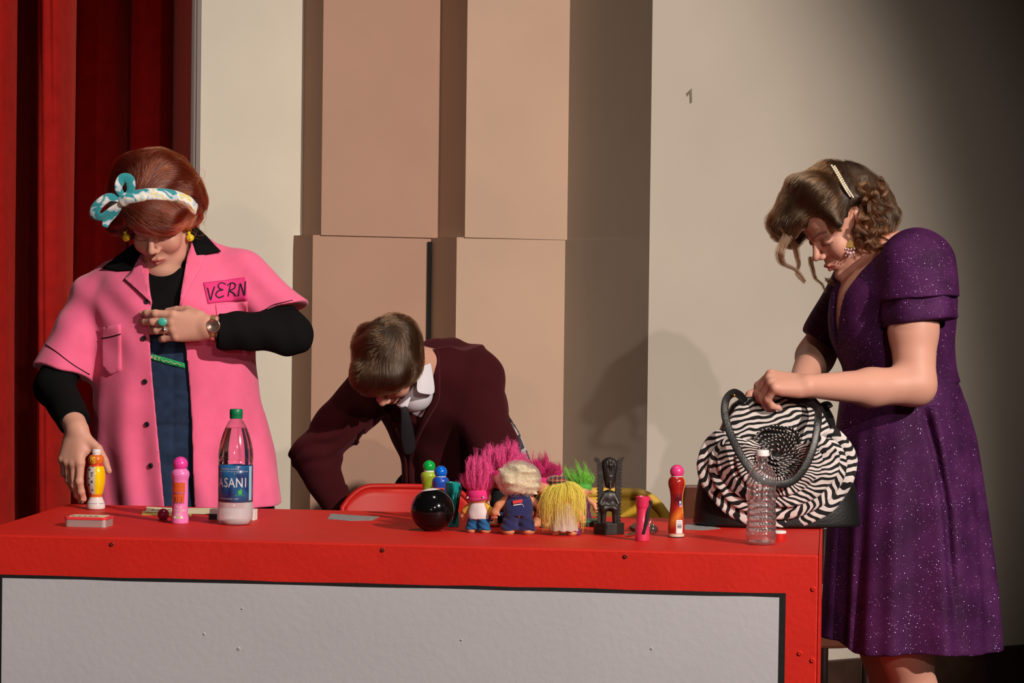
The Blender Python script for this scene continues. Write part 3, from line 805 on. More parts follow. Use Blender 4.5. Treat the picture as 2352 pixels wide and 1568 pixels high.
# ---- black fortune ball
s = 5.26/FPX; R8 = 50*s; c = on_plane_depth(993, 5.26)
eb = empty('fortune_ball', c, 0, 'shiny black plastic ball with white disc on top in front of blue dauber', 'ball')
v_, f_ = sphere_vf((0, 0, 0), R8, 40); v_ = [(x, y, max(z, -R8*0.955)+R8*0.955) for x, y, z in v_]
mesh('ball', v_, f_, mat('gloss_black', (0.003, 0.003, 0.0035), 0.12, spec=0.35, coat=0.15), eb)
Rt = rotm('x', -4) @ rotm('y', -7)
V, F = [], []; n = 40
for k in range(8):
    a = math.radians(26)*k/7
    for i in range(n):
        t = 2*math.pi*i/n; V.append(Rt @ A(math.sin(a)*math.cos(t), math.sin(a)*math.sin(t), math.cos(a))*(R8*1.006)+A(0, 0, R8*0.955))
for k in range(7):
    for i in range(n): F.append((k*n+i, (k+1)*n+i, (k+1)*n+(i+1) % n, k*n+(i+1) % n))
mesh('white_disc', V, F, M['white'], eb)
ring = [(R8*1.001*math.cos(t), R8*1.001*math.sin(t), R8*0.955-0.004) for t in np.linspace(0, 2*math.pi, 61)]
tube('seam', ring, 0.0004, M['blk'], eb, n=6)

# ---- torches standing on their tails
def torch(base, rz, label, col):
    e_ = empty('flashlight', base, rz, label, 'flashlight', 'small flashlights on the counter'); s = base[1]/FPX
    g = mat('torch_'+label.split()[1], col, 0.35, spec=0.5, coat=0.2)
    lathe('barrel', [(15*s, 0), (16.5*s, 1*s), (16.5*s, 33*s), (14.5*s, 36*s), (14*s, 76*s)], g, e_, n=40)
    lathe('head', [(14*s, 75.5*s), (15.2*s, 77*s), (16*s, 79*s), (16*s, 101*s), (14.5*s, 102.5*s), (13*s, 102.5*s), (11*s, 96*s), (0.1*s, 95*s)], g, e_, n=40, cap=False)
    lathe('lens', [(12*s, 98*s), (0.1*s, 98*s)], M['blk'], e_, n=24, cap=False)
    box('strap_lug', (13*s, -5*s, 92*s), (18.5*s, 5*s, 100*s), g, e_, 0.0008)
    st = [A(17, -6, 93), A(18.5, -7, 88), A(16.5, -8, 80), A(12, -14.5, 66), A(9, -17, 45), A(5, -17.5, 30), A(2, -18, 17)]
    tube('wrist_strap', catmull([p*s for p in st], 6), 3.6*s, mat('black_webbing', (0.012, 0.012, 0.012), 0.8, bump=0.5, bscale=600), e_, n=8, flat=0.3, up=(0.2, -1, 0), fixed=True)
    v_, f_ = sphere_vf((17.5*s, -6*s, 90*s), 4.2*s, 10); mesh('strap_bead', v_, f_, M['blk'], e_)
torch(spot_on(1475, 1243, 0.0145), 0, 'hot pink small flashlight with black strap standing in front of the carved statue', (0.62, 0.03, 0.10))
torch(on_plane_depth(1038, 5.36), 0.2, 'small teal flashlight standing right behind the black ball', (0.0, 0.28, 0.27))

# ---- keys on a ring beside the torch
kc = T(1478, 1222)
kk = empty('key_bunch', kc, 0, 'shiny metal keys on a ring lying behind the pink flashlight', 'keys')
KB = mat('dark_key_fob', (0.07, 0.035, 0.03), 0.5)
def slab(name, uvz, t, m_):
    q = [T(u, v, TZ+z+0.0006)-kc for u, v, z in uvz]; n = len(q)
    V = q+[p+A(0, 0, t) for p in q]
    F = [tuple(range(n)), tuple(range(n, 2*n))[::-1]]+[(i, n+i, n+(i+1) % n, (i+1) % n) for i in range(n)]
    return mesh(name, V, [f[::-1] for f in F], m_, kk, smooth=False)
slab('key_fob', [(1446, 1213, .001), (1458, 1206, .001), (1500, 1208, .001), (1511, 1216, .001), (1508, 1221, .001), (1455, 1219, .001)], 0.005, KB)
slab('key', [(1437, 1230, .0008), (1445, 1225, .0008), (1462, 1222, .0008), (1462, 1227, .0008), (1446, 1231, .0008)], 0.002, M['chrome'])
slab('key', [(1493, 1221, .007), (1499, 1220, .007), (1507, 1226, .001), (1502, 1227, .001)], 0.002, M['chrome'])
rg_ = [T(1496, 1208, TZ+0.012)-kc+A(0.004*math.cos(t), 0.012*math.sin(t)*0.4, 0.0115*math.sin(t)) for t in np.linspace(0, 2*math.pi, 25)]
tube('key_ring', rg_, 0.0008, M['chrome'], kk, n=6)
for v_, f_ in ([sphere_vf(T(1496, 1193, TZ+0.026)-kc, 0.0018, 8), sphere_vf(T(1491, 1208, TZ+0.012)-kc, 0.0022, 8), sphere_vf(T(1438, 1228, TZ+.003)-kc, 0.002, 8)]): mesh('ring_bead', v_, f_, M['chrome'], kk)

# ---- dark green tin behind the statue
c = on_plane_depth(1352, 5.42)
gt = empty('flat_tin', c, 0.1, 'flat dark green tin between the yellow-haired doll and the statue', 'tin')
prism('tin_base', rrect(0.032, 0.030, 0.006), 0, 0.008, M['blk'], gt, 0.001)
prism('lid', rrect(0.033, 0.031, 0.007), 0.008, 0.0135, gloss('green_lid', (0.012, 0.13, 0.075), 0.4), gt, 0.0015)

# ---- little red pot with a white lid behind the small bottle
c = spot_on(1789, 1243, 0.012)
rp = empty('small_pot', c, 0, 'small red tub with white lid half hidden by the clear bottle', 'pot')
lathe('tub', [(0.0125, 0), (0.0135, 0.002), (0.0135, 0.015)], gloss('red_tub', (0.55, 0.02, 0.015)), rp, n=32)
lathe('lid', [(0.0135, 0.015), (0.0150, 0.016), (0.0150, 0.0195), (0.013, 0.021), (0.001, 0.0212)], M['white'], rp, n=32)

# ---- small clear ribbed bottle
c = spot_on(1748, 1253, 0.03); s = c[1]/FPX
sb = empty('water_bottle', c, 0, 'small clear unlabelled water bottle with white cap in front of the zebra handbag', 'bottle')
prof = [(1, 5), (22, 4), (29, 1), (33.5, 6), (34.5, 14), (34.5, 26), (33, 30), (34.5, 34), (34.5, 40), (32.5, 43), (34, 47), (34, 53), (32, 56), (33.5, 60), (33.5, 66), (31.8, 69), (33.3, 73), (33.3, 79), (31.5, 82), (33, 86), (33, 92), (31.2, 95), (32.6, 99), (32.6, 105), (31, 108), (32.4, 112), (32.4, 118), (31, 121), (32.4, 125), (32.4, 131), (31.4, 134), (34, 139), (34.3, 146), (32.5, 157), (28, 168), (21, 178), (14.5, 184), (12.3, 187), (12.3, 196), (14, 197), (14, 199), (12, 200), (12, 204)]
pr = smoothprof([(r*s, h*s) for r, h in prof], 3); R_ = prof_r(pr)
V, F = lathe_vf(pr, 72, cap=False); mesh('bottle_shell', V, F, clear_mat('clear_ribbed_plastic', refl=0.34, milky=0.05), sb)
wl = 101
wp = [(1e-4, 6*s), (20*s, 5.5*s)]+[(r-1.3*s, h) for r, h in pr if 7*s < h < wl*s]+[(R_(wl*s)-1.3*s, wl*s), (1e-4, wl*s)]
lathe('water', wp, M['water'], sb, n=64, cap=False)
lathe('cap', [(14.5*s, 203*s), (15.5*s, 204*s), (15.5*s, 216*s), (14.6*s, 217.5*s), (1*s, 218*s)], M['white'], sb, n=40)

# ---- carved dark wooden statue
c = spot_on(1398, 1229, 0.03); s = c[1]/FPX
M['ebony'] = mat('dark_carved_wood', (0.018, 0.014, 0.012), 0.42, spec=0.5, bump=0.3, bscale=120, var=0.3, vscale=60)
sg = empty('statuette', c, math.radians(8), 'dark carved wooden statuette of a seated figure between two notched posts', 'statue')
oct_ = [(37*s*math.cos(math.radians(22.5+45*i)), 28*s*math.sin(math.radians(22.5+45*i))) for i in range(8)]
prism('plinth', oct_, 0, 26*s, M['ebony'], sg, 0.001)
def S(*x): return A(*x)*s
fig = su(6*s, rc(S(0, 2, 157), S(0, -3, 116), 20*s, 11.5*s), ell(S(-1, 2, 82), S(15, 11, 20)), rc(S(-12, 0, 92), S(-22, -5, 70), 6*s), rc(S(10, 0, 92), S(20, -5, 70), 6*s),
         rc(S(-9, 0, 66), S(-14, -8, 58), 9*s, 8*s), rc(S(8, 0, 66), S(13, -8, 58), 9*s, 8*s), rc(S(-13, -6, 56), S(-14, -4, 26), 6.5*s, 6*s), rc(S(12, -6, 56), S(14, -4, 26), 6.5*s, 6*s),
         bx(S(0, 8, 60), S(22, 8, 8), None, 2*s), bx(S(-2, -9, 62), S(12, 6, 3), None, 1*s))
cuts = [rc(S(x, -13.5, 182), S(x*0.55, -16, 136), 2.3*s, 1.2*s) for x in (-14, -7, 0, 7, 14)]
fig = sub(2*s, fig, *cuts)
fig = sub(2*s, fig, sph(S(-7, -15, 112), 3.2*s), sph(S(5, -15, 112), 3.2*s), rc(S(-6, -17, 100), S(4, -17, 100), 1.8*s))
fig = su(2*s, fig, rc(S(-1, -16, 118), S(-1, -19, 107), 2.2*s, 3.2*s))
sdf_obj('seated_figure', fig, S(-40, -30, 22), S(40, 30, 182), 0.0012, M['ebony'], sg, 1)
for sx, n_t in ((-1, 17), (1, 17)):
    pts = []; x0 = 18
    V, F = [], []
    zz = np.linspace(26, 160, n_t*4+1)
    prof_ = [(x0+8+(1.8 if (i//2) % 2 else -1.0)+ (z-26)*0.012, z) for i, z in enumerate(zz)]
    flare = [(x0+15, 166), (x0+18, 172), (x0+13, 177), (x0+8, 174), (x0+3, 164)] if sx < 0 else [(x0+11, 166), (x0+16, 178), (x0+6, 175), (x0, 168)]
    inner = [(x0-4+(z-26)*0.005, z) for z in np.linspace(160, 26, 12)]
    poly = [(sx*x*s, z*s) for x, z in prof_+flare+inner]
    n = len(poly); V = [(x, -5*s, z) for x, z in poly]+[(x, 6*s, z) for x, z in poly]
    F = [tuple(range(n)), tuple(range(n, 2*n))[::-1]]+[(i, n+i, n+(i+1) % n, (i+1) % n) for i in range(n)]
    o = mesh('notched_post', V, F, M['ebony'], sg, smooth=False)
    bm = bmesh.new(); bm.from_mesh(o.data); bmesh.ops.recalc_face_normals(bm, faces=bm.faces); bm.to_mesh(o.data); bm.free()

# ---- chairs behind the counter
def molded_chair(Y, uL, uR, vtop, label, col, rimcol):
    a = P(uL, vtop, Y); b_ = P(uR, vtop, Y); cx = (a[0]+b_[0])/2; w = (b_[0]-a[0])/2; zt = a[2]
    e_ = empty('plastic_chair', (cx, Y, 0), 0, label, 'chair', 'moulded plastic chairs behind the counter')
    m1 = mat('chair_'+label.split()[0], col, 0.4, spec=0.4); 
    # back shell as an arch
    V, F = [], []; nx, nz = 24, 14
    for j in range(nz+1):
        z = 0.44+(zt-0.44)*j/nz
        for i in range(nx+1):
            x = -1+2*i/nx
            cut = max(0, abs(x)-0.55)/0.45
            zz = 0.44+(zt-0.44)*(j/nz)*(1-0.16*cut**2.2)
            V.append((x*w*(1-0.06*(1-j/nz)), 0.035*(1-x*x)*0.8-0.05*(1-j/nz), zz))
    for j in range(nz):
        for i in range(nx):
            q = j*(nx+1)+i; F.append((q, q+1, q+nx+2, q+nx+1))
    o = mesh('backrest', V, F, m1, e_); solidify(o, 0.006, 0)
    edge = [V[j*(nx+1)] for j in range(nz)]+[V[nz*(nx+1)+i] for i in range(nx+1)]+[V[j*(nx+1)+nx] for j in range(nz-1, -1, -1)]
    tube('rim', edge, 0.0125 if rimcol else 0.007, rimcol or m1, o, n=10)
    so = mesh('seat', [(x*w*0.95, y, 0.44+z) for x, y, z in ((-1, -0.40, 0.0), (1, -0.40, 0.0), (1, 0.0, -0.005), (-1, 0.0, -0.005), (-1, -0.40, -0.02), (1, -0.40, -0.02), (1, 0.0, -0.025), (-1, 0.0, -0.025))],
         [(0, 1, 2, 3), (7, 6, 5, 4), (0, 4, 5, 1), (1, 5, 6, 2), (2, 6, 7, 3), (3, 7, 4, 0)], m1, e_, smooth=False); bevel(so, 0.008)
    for sx in (-1, 1):
        for y0, y1 in ((-0.34, -0.38), (-0.05, 0.0)):
            tube('leg', [(sx*w*0.8, y0, 0.425), (sx*w*0.92, y1, 0.006)], 0.011, M['chrome'], e_, n=10)
molded_chair(6.14, 787, 1092, 1117, 'red plastic chair tucked behind the counter under the bending person', (0.45, 0.012, 0.008), None)
molded_chair(6.14, 1225, 1528, 1131, 'yellow plastic chair with rolled rim behind the dolls and statuette', (0.60, 0.36, 0.03), mat('yellow_rim', (0.60, 0.38, 0.05), 0.4))

# ---- wooden chair behind the woman
def wood_chair():
    a = P(1975, 1440, 6.35); zt = 0.475; cx = P(1782, 1440, 6.35)[0]
    e_ = empty('wooden_chair', (cx, 6.55, 0), math.radians(12), 'brown wooden chair with tan seat behind the woman in purple', 'chair')
    wd = mat('red_brown_wood', (0.10, 0.025, 0.012), 0.3, spec=0.5, coat=0.3, bump=0.1, bscale=60); dk = mat('dark_chair_frame', (0.02, 0.010, 0.008), 0.4)
    w = 0.20
    o = prism('seat', [(x*1.0, y) for x, y in rrect(w-0.1+0.1, 0.2, 0.07)], zt-0.045, zt, mat('tan_seat', (0.36, 0.29, 0.23), 0.6), e_, 0.015)
    prism('apron', [(x*0.98, y*0.98) for x, y in rrect(w, 0.2, 0.07)], zt-0.13, zt-0.048, wd, e_, 0.008)
    for sx in (-1, 1):
        for y in (-0.17, 0.17):
            tube('leg', [(sx*(w+0.012), y, zt-0.02 if y < 0 else zt+0.14), (sx*(w+0.012), y, 0.005)], 0.014, dk, e_, n=10)
    box('back_rail', (-w-0.01, 0.16, zt+0.26), (w+0.01, 0.18, zt+0.14), wd, e_, 0.006)
    box('stretcher', (-w, -0.18, 0.2), (w, -0.16, 0.225), dk, e_, 0.004)
wood_chair()
# ================================================================== fluffy-haired dolls
M['doll_skin'] = mat('doll_vinyl', (0.62, 0.27, 0.14), 0.45, spec=0.4, sss=0.1)
def rnd_dir(r):
    v = A(r.gauss(0, 1), r.gauss(0, 1), r.gauss(0, 1)); return v/np.linalg.norm(v)
def doll(base, k, rz, label, hair, top=None, bottom=None, dress=None, hat=False, band=False, sleeves=None, skin=None, arms=True, emblem=False):
    s = base[1]/FPX*k
    e_ = empty('toy_doll', base, rz, label, 'doll', 'fluffy-haired dolls on the counter')
    S = lambda *x: A(*x)*s
    sk = skin or M['doll_skin']
    legs = su(6*s, ell(S(-24, 5, 7.5), S(16, 22, 9)), ell(S(24, 5, 7.5), S(16, 22, 9)), rc(S(-22, 0, 10), S(-17, 0, 40), 13*s), rc(S(22, 0, 10), S(17, 0, 40), 13*s))
    torso = ell(S(0, 0, 68), S(31, 25, 36))
    armL = [su(4*s, rc(S(sx*24, 0, 84), S(sx*46, 2, 66), 9*s, 8.5*s), rc(S(sx*46, 2, 66), S(sx*54, 4, 50), 8.5*s, 9*s)) for sx in (-1, 1)]
    fing = [rc(S(sx*54, 4, 48), S(sx*(50+j*5), 4+j*2, 38), 3.2*s) for sx in (-1, 1) for j in range(3)]+[rc(S(sx*52, 0, 52), S(sx*44, -2, 44), 3*s) for sx in (-1, 1)]
    head = su(8*s, ell(S(0, 2, 118), S(36, 33, 30)), ell(S(0, 14, 108), S(26, 24, 20)))
    ears = [ell(S(sx*37, 0, 112), S(5, 9, 12)) for sx in (-1, 1)]
    nose = ell(S(0, 37, 112), S(7, 7, 6))
    body = su(5*s, legs, torso, head, *armL, *ears, nose)
    body = su(2.5*s, body, *fing)
    sdf_obj('body', body, S(-75, -45, -3), S(75, 50, 152), max(0.0022*k, 0.0014), sk, e_, 1)
    def cloth(name, f, lo, hi, m_): return sdf_obj(name, f, S(*lo), S(*hi), max(0.0020*k, 0.0013), m_, e_, 1)
    if bottom is not None:
        f = su(8*s, *[loft([(10*s, sx*21*s, 0, 20*s, 19*s), (30*s, sx*18*s, 0, 18*s, 20*s), (48*s, sx*14*s, 0, 17*s, 24*s)]) for sx in (-1, 1)])
        cloth('trousers', disp(f, lambda p: 0.9*s*np.sin(p[:, 2]/s*0.35+p[:, 0]/s*0.2)), (-50, -35, 8), (50, 35, 52), bottom)
    if top is not None:
        f = loft([(44*s, 0, 0, 33*s, 27*s), (60*s, 0, 0, 34*s, 28*s), (80*s, 0, 0, 31*s, 25*s), (94*s, 0, 0, 24*s, 20*s), (98*s, 0, 2*s, 17*s, 15*s)])
        cloth('shirt', disp(f, lambda p: 0.35*s*np.sin(p[:, 2]/s*0.13+p[:, 0]/s*0.11)), (-50, -38, 42), (50, 38, 100), top)
    if sleeves is not None:
        for sx in (-1, 1):
            f = inter(1.5*s, rc(S(sx*24, 0, 84), S(sx*46, 2, 64), 12*s, 12.5*s), plane(S(sx*48, 2, 62), S(sx*0.7, 0, -0.7)))
            cloth('sleeve', f, (-75, -25, 45), (75, 25, 100), sleeves)
    if dress is not None:
        f = loft([(13*s, 0, 0, 42*s, 34*s), (30*s, 0, 0, 40*s, 32*s), (60*s, 0, 0, 34*s, 27*s), (82*s, 0, 0, 30*s, 24*s), (96*s, 0, 0, 20*s, 17*s)])
        cloth('dress', disp(f, lambda p: 1.6*s*np.sin(np.arctan2(p[:, 1], p[:, 0])*9)*np.clip(1-p[:, 2]/(70*s), 0, 1)), (-52, -45, 11), (52, 45, 98), dress)
    if emblem:
        z = 76*s
        V = [S(-16, -28.0, 72), S(6, -28.8, 75.5), S(6, -27.5, 83), S(-16, -26.8, 79.5)]; mesh('emblem', V, [(0, 1, 2, 3)], mat('red_emblem', (0.55, 0.02, 0.02), 0.5), e_)
        V = [S(-15, -28.6, 68), S(4, -29.2, 71), S(4, -29.0, 73), S(-15, -28.5, 70)]; mesh('emblem', V, [(0, 1, 2, 3)], M['white'], e_)
        v_, f_ = tube_vf([S(2, -29, 73), S(7, -28.8, 70), S(9, -28.5, 65)], 0.6*s, 5); mesh('emblem', v_, f_, M['white'], e_)
    if band:
        ring = [S(37.0*math.cos(t), 2+34*math.sin(t), 112+5*math.sin(t+0.8)) for t in np.linspace(0, 2*math.pi, 49)]
        bo = tube('headband', ring, 7*s, mat('pink_band', (0.62, 0.05, 0.22), 0.6), e_, n=8, flat=0.35, up=(0, 0.01, 0.001))
        for cxx in (20, -22):
            yy = 2-34*math.sqrt(1-(cxx/37)**2)-5.5
            V = [S(cxx-7, yy+1.5, 108), S(cxx+7, yy+3.5, 113), S(cxx+8, yy+3.8, 118), S(cxx-6, yy+1.2, 114)]; mesh('eye_patch', V, [(0, 1, 2, 3)], M['white'], bo)
            V = [S(cxx-1, yy+1.7, 110), S(cxx+4, yy+2.4, 112), S(cxx+5, yy+2.6, 116.5), S(cxx, yy+1.5, 115)]; mesh('pupil', V, [(0, 1, 2, 3)], M['ink'], bo)
    # hair
    r = random.Random(int(abs(base[0])*1e4)); kind, m_, cap_m = hair[:3]
    cap_f = inter(0, ell(S(0, -1, 123), S(39, 36, 30)), plane(S(0, 10, 108), A(0, 0.35, -1)))
    if kind == 'curl':
        cap_f = ell(S(0, -6, 126), S(42, 38, 35))
        nz = snoise(5, 2.2/(7*s)); nz3 = snoise(8, 1/(9*s)); cap_f = disp(cap_f, lambda p: 4.5*s*nz(p)+5.5*s*nz3(p))
        cap_f = sub(3*s, cap_f, ell(S(0, 40, 112), S(30, 34, 30)))
    h_o = sdf_obj('hair', cap_f, S(-60, -60, 70), S(60, 60, 175), 0.0024*k, cap_m, e_, 1)
    lines = []
    if kind == 'spike':
        H, lean, N = hair[3], hair[4], hair[5]
        clumps = [A(r.uniform(-1, 1), r.uniform(-1, 1), 0)*1.05 for _ in range(24)]; ch = [r.uniform(0.55, 1.2) for _ in clumps]
        for i in range(N):
            a = r.uniform(0, 2*math.pi); q = math.sqrt(r.random())*1.15
            n_ = A(math.sin(q)*math.cos(a), math.sin(q)*math.sin(a), math.cos(q))
            root = S(0, -1, 123)+n_*S(38, 35, 29)
            ci = min(range(24), key=lambda q_: (clumps[q_][0]-n_[0])**2+(clumps[q_][1]-n_[1])**2); cl = clumps[ci]
            hh = H*r.uniform(0.62, 1.0)*ch[ci]*(1.05-0.15*q)
            tip = S(0, 0, 123)+A(cl[0]*58+lean[0]+r.gauss(0, 3.2 if i % 7 else 12), cl[1]*36+r.gauss(0, 3.5), 0)*s+A(0, 0, hh*s*(1-0.40*(cl[0]**2)))
            mid = root+n_*s*20+(tip-root)*0.35+A(0, 0, 6*s)
            c1 = root+n_*s*12
            L = []
            for t in np.linspace(0, 1, 9):
                p = (1-t)**3*root+3*(1-t)**2*t*c1+3*(1-t)*t*t*mid+t**3*tip
                L.append(p+A(r.gauss(0, .5), r.gauss(0, .5), r.gauss(0, .5))*s*t)
            lines.append(L)
    elif kind == 'long':
        N, ln = hair[3], hair[4]
        for i in range(N):
            a = r.uniform(0, 2*math.pi); q = r.uniform(0.0, 0.5)
            n_ = A(math.sin(q)*math.cos(a), math.sin(q)*math.sin(a), math.cos(q))
            root = S(0, -2, 123)+n_*S(38, 35, 29)
            d0 = A(math.cos(a), math.sin(a)*0.9-0.15, 0); out = r.uniform(0.75, 1.6)
            tip = S(0, 0, 123)+d0*s*(40*out+r.gauss(0, 7))+A(0, 0, -ln*s*r.uniform(0.25, 1.08))+S(0, -6, 0)
            if r.random() < 0.05: tip = tip+d0*s*35+A(0, 0, 40*s)
            m1 = root+d0*s*26+A(0, 0, 12*s*r.uniform(.4, 1.4)); m2 = S(0, 0, 118)+d0*s*52*out
            lines.append([(1-t)**3*root+3*(1-t)**2*t*m1+3*(1-t)*t*t*m2+t**3*tip for t in np.linspace(0, 1, 10)])
    elif kind == 'curl':
        for i in range(hair[3]):
            n_ = rnd_dir(r)
            if n_[1] > 0.55 and n_[2] < 0.3: continue
            p = S(0, -6, 126)+n_*S(41, 36, 34)
            if p[2] < 98*s: continue
            t1 = np.cross(n_, rnd_dir(r)); t1 /= np.linalg.norm(t1); t2 = np.cross(n_, t1); rr = s*r.uniform(3, 7)
            lines.append([p+rr*(math.cos(t)*t1+math.sin(t)*t2)+n_*s*(3+8*math.sin(t*0.5)) for t in np.linspace(0, 7, 14)])
    strands('hair_strands', lines, hair[6] if len(hair) > 6 else 0.00042, m_, h_o)
    if hat:
        tm = tartan_mat()
        f = su(4*s, ell(S(-22, -8, 157), S(29, 26, 15)), ell(S(-22, -8, 151), S(24, 22, 9)))
        sdf_obj('tartan_cap', f, S(-60, -45, 130), S(30, 40, 180), 0.002, tm, e_, 1)
    return e_
def tartan_mat():
    mm = mat('red_tartan', (0.4, 0.02, 0.02), 0.85, sheen=0.3); nt = mm.node_tree
    tc = nt.nodes.new('ShaderNodeTexCoord'); sx = nt.nodes.new('ShaderNodeSeparateXYZ'); nt.links.new(tc.outputs['Object'], sx.inputs[0])
    prev = None
    def stripe(out, f, ph, w):
        a = nt.nodes.new('ShaderNodeMath'); a.operation = 'MULTIPLY_ADD'; a.inputs[1].default_value = f; a.inputs[2].default_value = ph; nt.links.new(out, a.inputs[0])
        b = nt.nodes.new('ShaderNodeMath'); b.operation = 'FRACT'; nt.links.new(a.outputs[0], b.inputs[0])
        c = nt.nodes.new('ShaderNodeMath'); c.operation = 'LESS_THAN'; c.inputs[1].default_value = w; nt.links.new(b.outputs[0], c.inputs[0]); return c.outputs[0]
    col = s2l('8a1616')
    cur = None
    for out, f, ph, w, cc in ((sx.outputs[0], 110, 0, .3, (0.02, 0.03, 0.03, 1)), (sx.outputs[2], 110, 0, .3, (0.02, 0.03, 0.03, 1)), (sx.outputs[0], 110, .45, .07, (0.4, 0.38, 0.2, 1)), (sx.outputs[2], 110, .45, .07, (0.4, 0.38, 0.2, 1))):
        mx = nt.nodes.new('ShaderNodeMix'); mx.data_type = 'RGBA'; nt.links.new(stripe(out, f, ph, w), mx.inputs['Factor'])
        if cur is None: mx.inputs[6].default_value = (0.36, 0.02, 0.015, 1)
        else: nt.links.new(cur, mx.inputs[6])
        mx.inputs[7].default_value = cc; cur = mx.outputs[2]
    nt.links.new(cur, nt.nodes['Principled BSDF'].inputs['Base Color']); return mm
M['fuzz_pink'] = mat('pink_hair_base', (0.70, 0.03, 0.20), 0.9)
def fibre(name, col, **k): return attr_free(name, col, **k)
def attr_free(name, col, var=0.35, rough=0.45):
    mm = mat(name, col, rough, spec=0.3, sheen=0.2); nt = mm.node_tree; hi = nt.nodes.new('ShaderNodeHairInfo'); mr = nt.nodes.new('ShaderNodeMapRange')
    mr.inputs['To Min'].default_value = 1-var; mr.inputs['To Max'].default_value = 1+var*0.5
    mx = nt.nodes.new('ShaderNodeMix'); mx.data_type = 'RGBA'; mx.blend_type = 'MULTIPLY'; mx.inputs['Factor'].default_value = 1; mx.clamp_result = True
    mx.inputs[6].default_value = tuple(col)+(1,); nt.links.new(hi.outputs['Random'], mr.inputs['Value']); nt.links.new(mr.outputs[0], mx.inputs[7]); nt.links.new(mx.outputs[2], nt.nodes['Principled BSDF'].inputs['Base Color'])
    return mm
HP = fibre('pink_doll_hair', (0.90, 0.085, 0.34))
HM = fibre('magenta_doll_hair', (0.62, 0.02, 0.17))
HY = fibre('yellow_doll_hair', (0.90, 0.78, 0.13), var=0.2)
HG = fibre('green_doll_hair', (0.20, 0.62, 0.06))
HB = hair_mat('blond_doll_hair', (0.80, 0.70, 0.48), 0.5, 0.15)
navy = mat('navy_cloth', (0.014, 0.020, 0.10), 0.9, sheen=0.3, bump=0.3, bscale=400)
doll(spot_on(1098, 1225, .022), 0.73, math.radians(-18), 'doll in white yellow-sleeved shirt with tall hot pink hair beside black ball', ('spike', HP, M['fuzz_pink'], 140, (0, 0), 1700),
     top=mat('white_tee', (0.66, 0.60, 0.62), 0.9), bottom=mat('blue_shorts', (0.012, 0.10, 0.26), 0.9), sleeves=mat('yellow_sleeve', (0.62, 0.36, 0.05), 0.9), band=True)
doll(on_plane_depth(1158, 5.37), 0.98, math.radians(170), 'doll in black with swirling pink hair standing behind the blond doll', ('spike', HP, M['fuzz_pink'], 84, (-4, 0), 1500), top=mat('black_tee', (0.012, 0.012, 0.015), 0.9), bottom=mat('blue_black', (0.012, 0.03, 0.12), 0.9))
doll(spot_on(1190, 1229, .024), 1.0, math.radians(6), 'doll in navy suit with fuzzy cream curls seen from behind', ('curl', HB, mat('cream_hair_base', (0.66, 0.57, 0.40), 0.9, bump=0.6, bscale=500), 1300, 0, 0, 0.00022), top=navy, bottom=navy, emblem=True)
doll(on_plane_depth(1249, 5.36), 0.86, math.radians(150), 'doll with magenta hair peeking out between blond and yellow-haired dolls', ('spike', HM, M['fuzz_pink'], 85, (2, 0), 900), top=mat('brown_cloth', (0.06, 0.03, 0.02), 0.9))
doll(spot_on(1294, 1231, .022), 0.80, math.radians(-5), 'doll in pale dress with tartan cap and long yellow hair', ('long', HY, mat('yellow_hair_base', (0.7, 0.6, 0.06), 0.9), 1150, 104, 0, 0.00026), dress=mat('pale_dress', (0.50, 0.40, 0.38), 0.9, bump=0.3, bscale=300), hat=True)
doll(on_plane_depth(1334, 5.5), 0.64, math.radians(175), 'doll with wispy green hair behind the yellow-haired doll', ('spike', HG, mat('green_hair_base', (0.08, 0.35, 0.05), 0.9), 100, (22, 0), 300), top=mat('purple_cloth', (0.09, 0.015, 0.07), 0.9), bottom=mat('purple_cloth_low', (0.09, 0.015, 0.07), 0.9))
# tiny toy
c = spot_on(1319, 1229, .012); s = c[1]/FPX
tt = empty('toy_figure', c, 0, 'tiny pink and purple toy beside the pale dress doll', 'toy')
lathe('toy_base', smoothprof([(12*s, 0), (15*s, 3*s), (15*s, 12*s), (12*s, 16*s)], 4), gloss('toy_purple', (0.14, 0.03, 0.14), 0.35), tt, n=28)
v_, f_ = sphere_vf((0, 0, 29*s), 16*s, 18, (1, 0.9, 1)); mesh('toy_head', v_, f_, gloss('toy_pink', (0.62, 0.06, 0.14), 0.3), tt)
L_ = []
for a, z in ((-1.2, 22), (-2.2, 26), (-1.9, 36), (-0.9, 34), (-1.5, 40)):
    q = math.sqrt(max(0, 256-(z-29)**2)); L_.append(sphere_vf((q*s*math.cos(a), 0.9*q*s*math.sin(a), z*s), 3*s, 8))
v_, f_ = merge(L_); mesh('toy_dots', v_, f_, mat('toy_mint', (0.2, 0.5, 0.35), 0.4), tt)
# ================================================================== helpers for figures
from mathutils.geometry import delaunay_2d_cdt
def guard(f, c, R, margin=0.04):
    c = np.asarray(c, float)
    def g(p):
        dd = np.linalg.norm(p-c, axis=1)-R
        out = dd+0.002; m_ = dd < margin
        if m_.any(): out[m_] = f(p[m_])
        return out
    return g
def place(f, R, c, s=1.0):
    c = np.asarray(c, float); return lambda p: f(((p-c) @ R)/s)*s
def march(uv, sdf, Y0, Y1, lift=0.0):
    """points where the sight lines of photo points meet a distance field (used to seat trims on cloth)"""
    uv = np.asarray(uv, float); D = np.array([ray(u, v) for u, v in uv]); D = D/np.linalg.norm(D, axis=1)[:, None]
    t = Y0/D[:, 1]; p = CAM+D*t[:, None]
    for _ in range(90):
        d = sdf(p)-lift
        p = p+D*(np.clip(d, -0.02, 0.05)*0.75)[:, None]
    far = p[:, 1] > Y1
    p[far] = CAM+D[far]*(Y1/D[far, 1])[:, None]
    return p
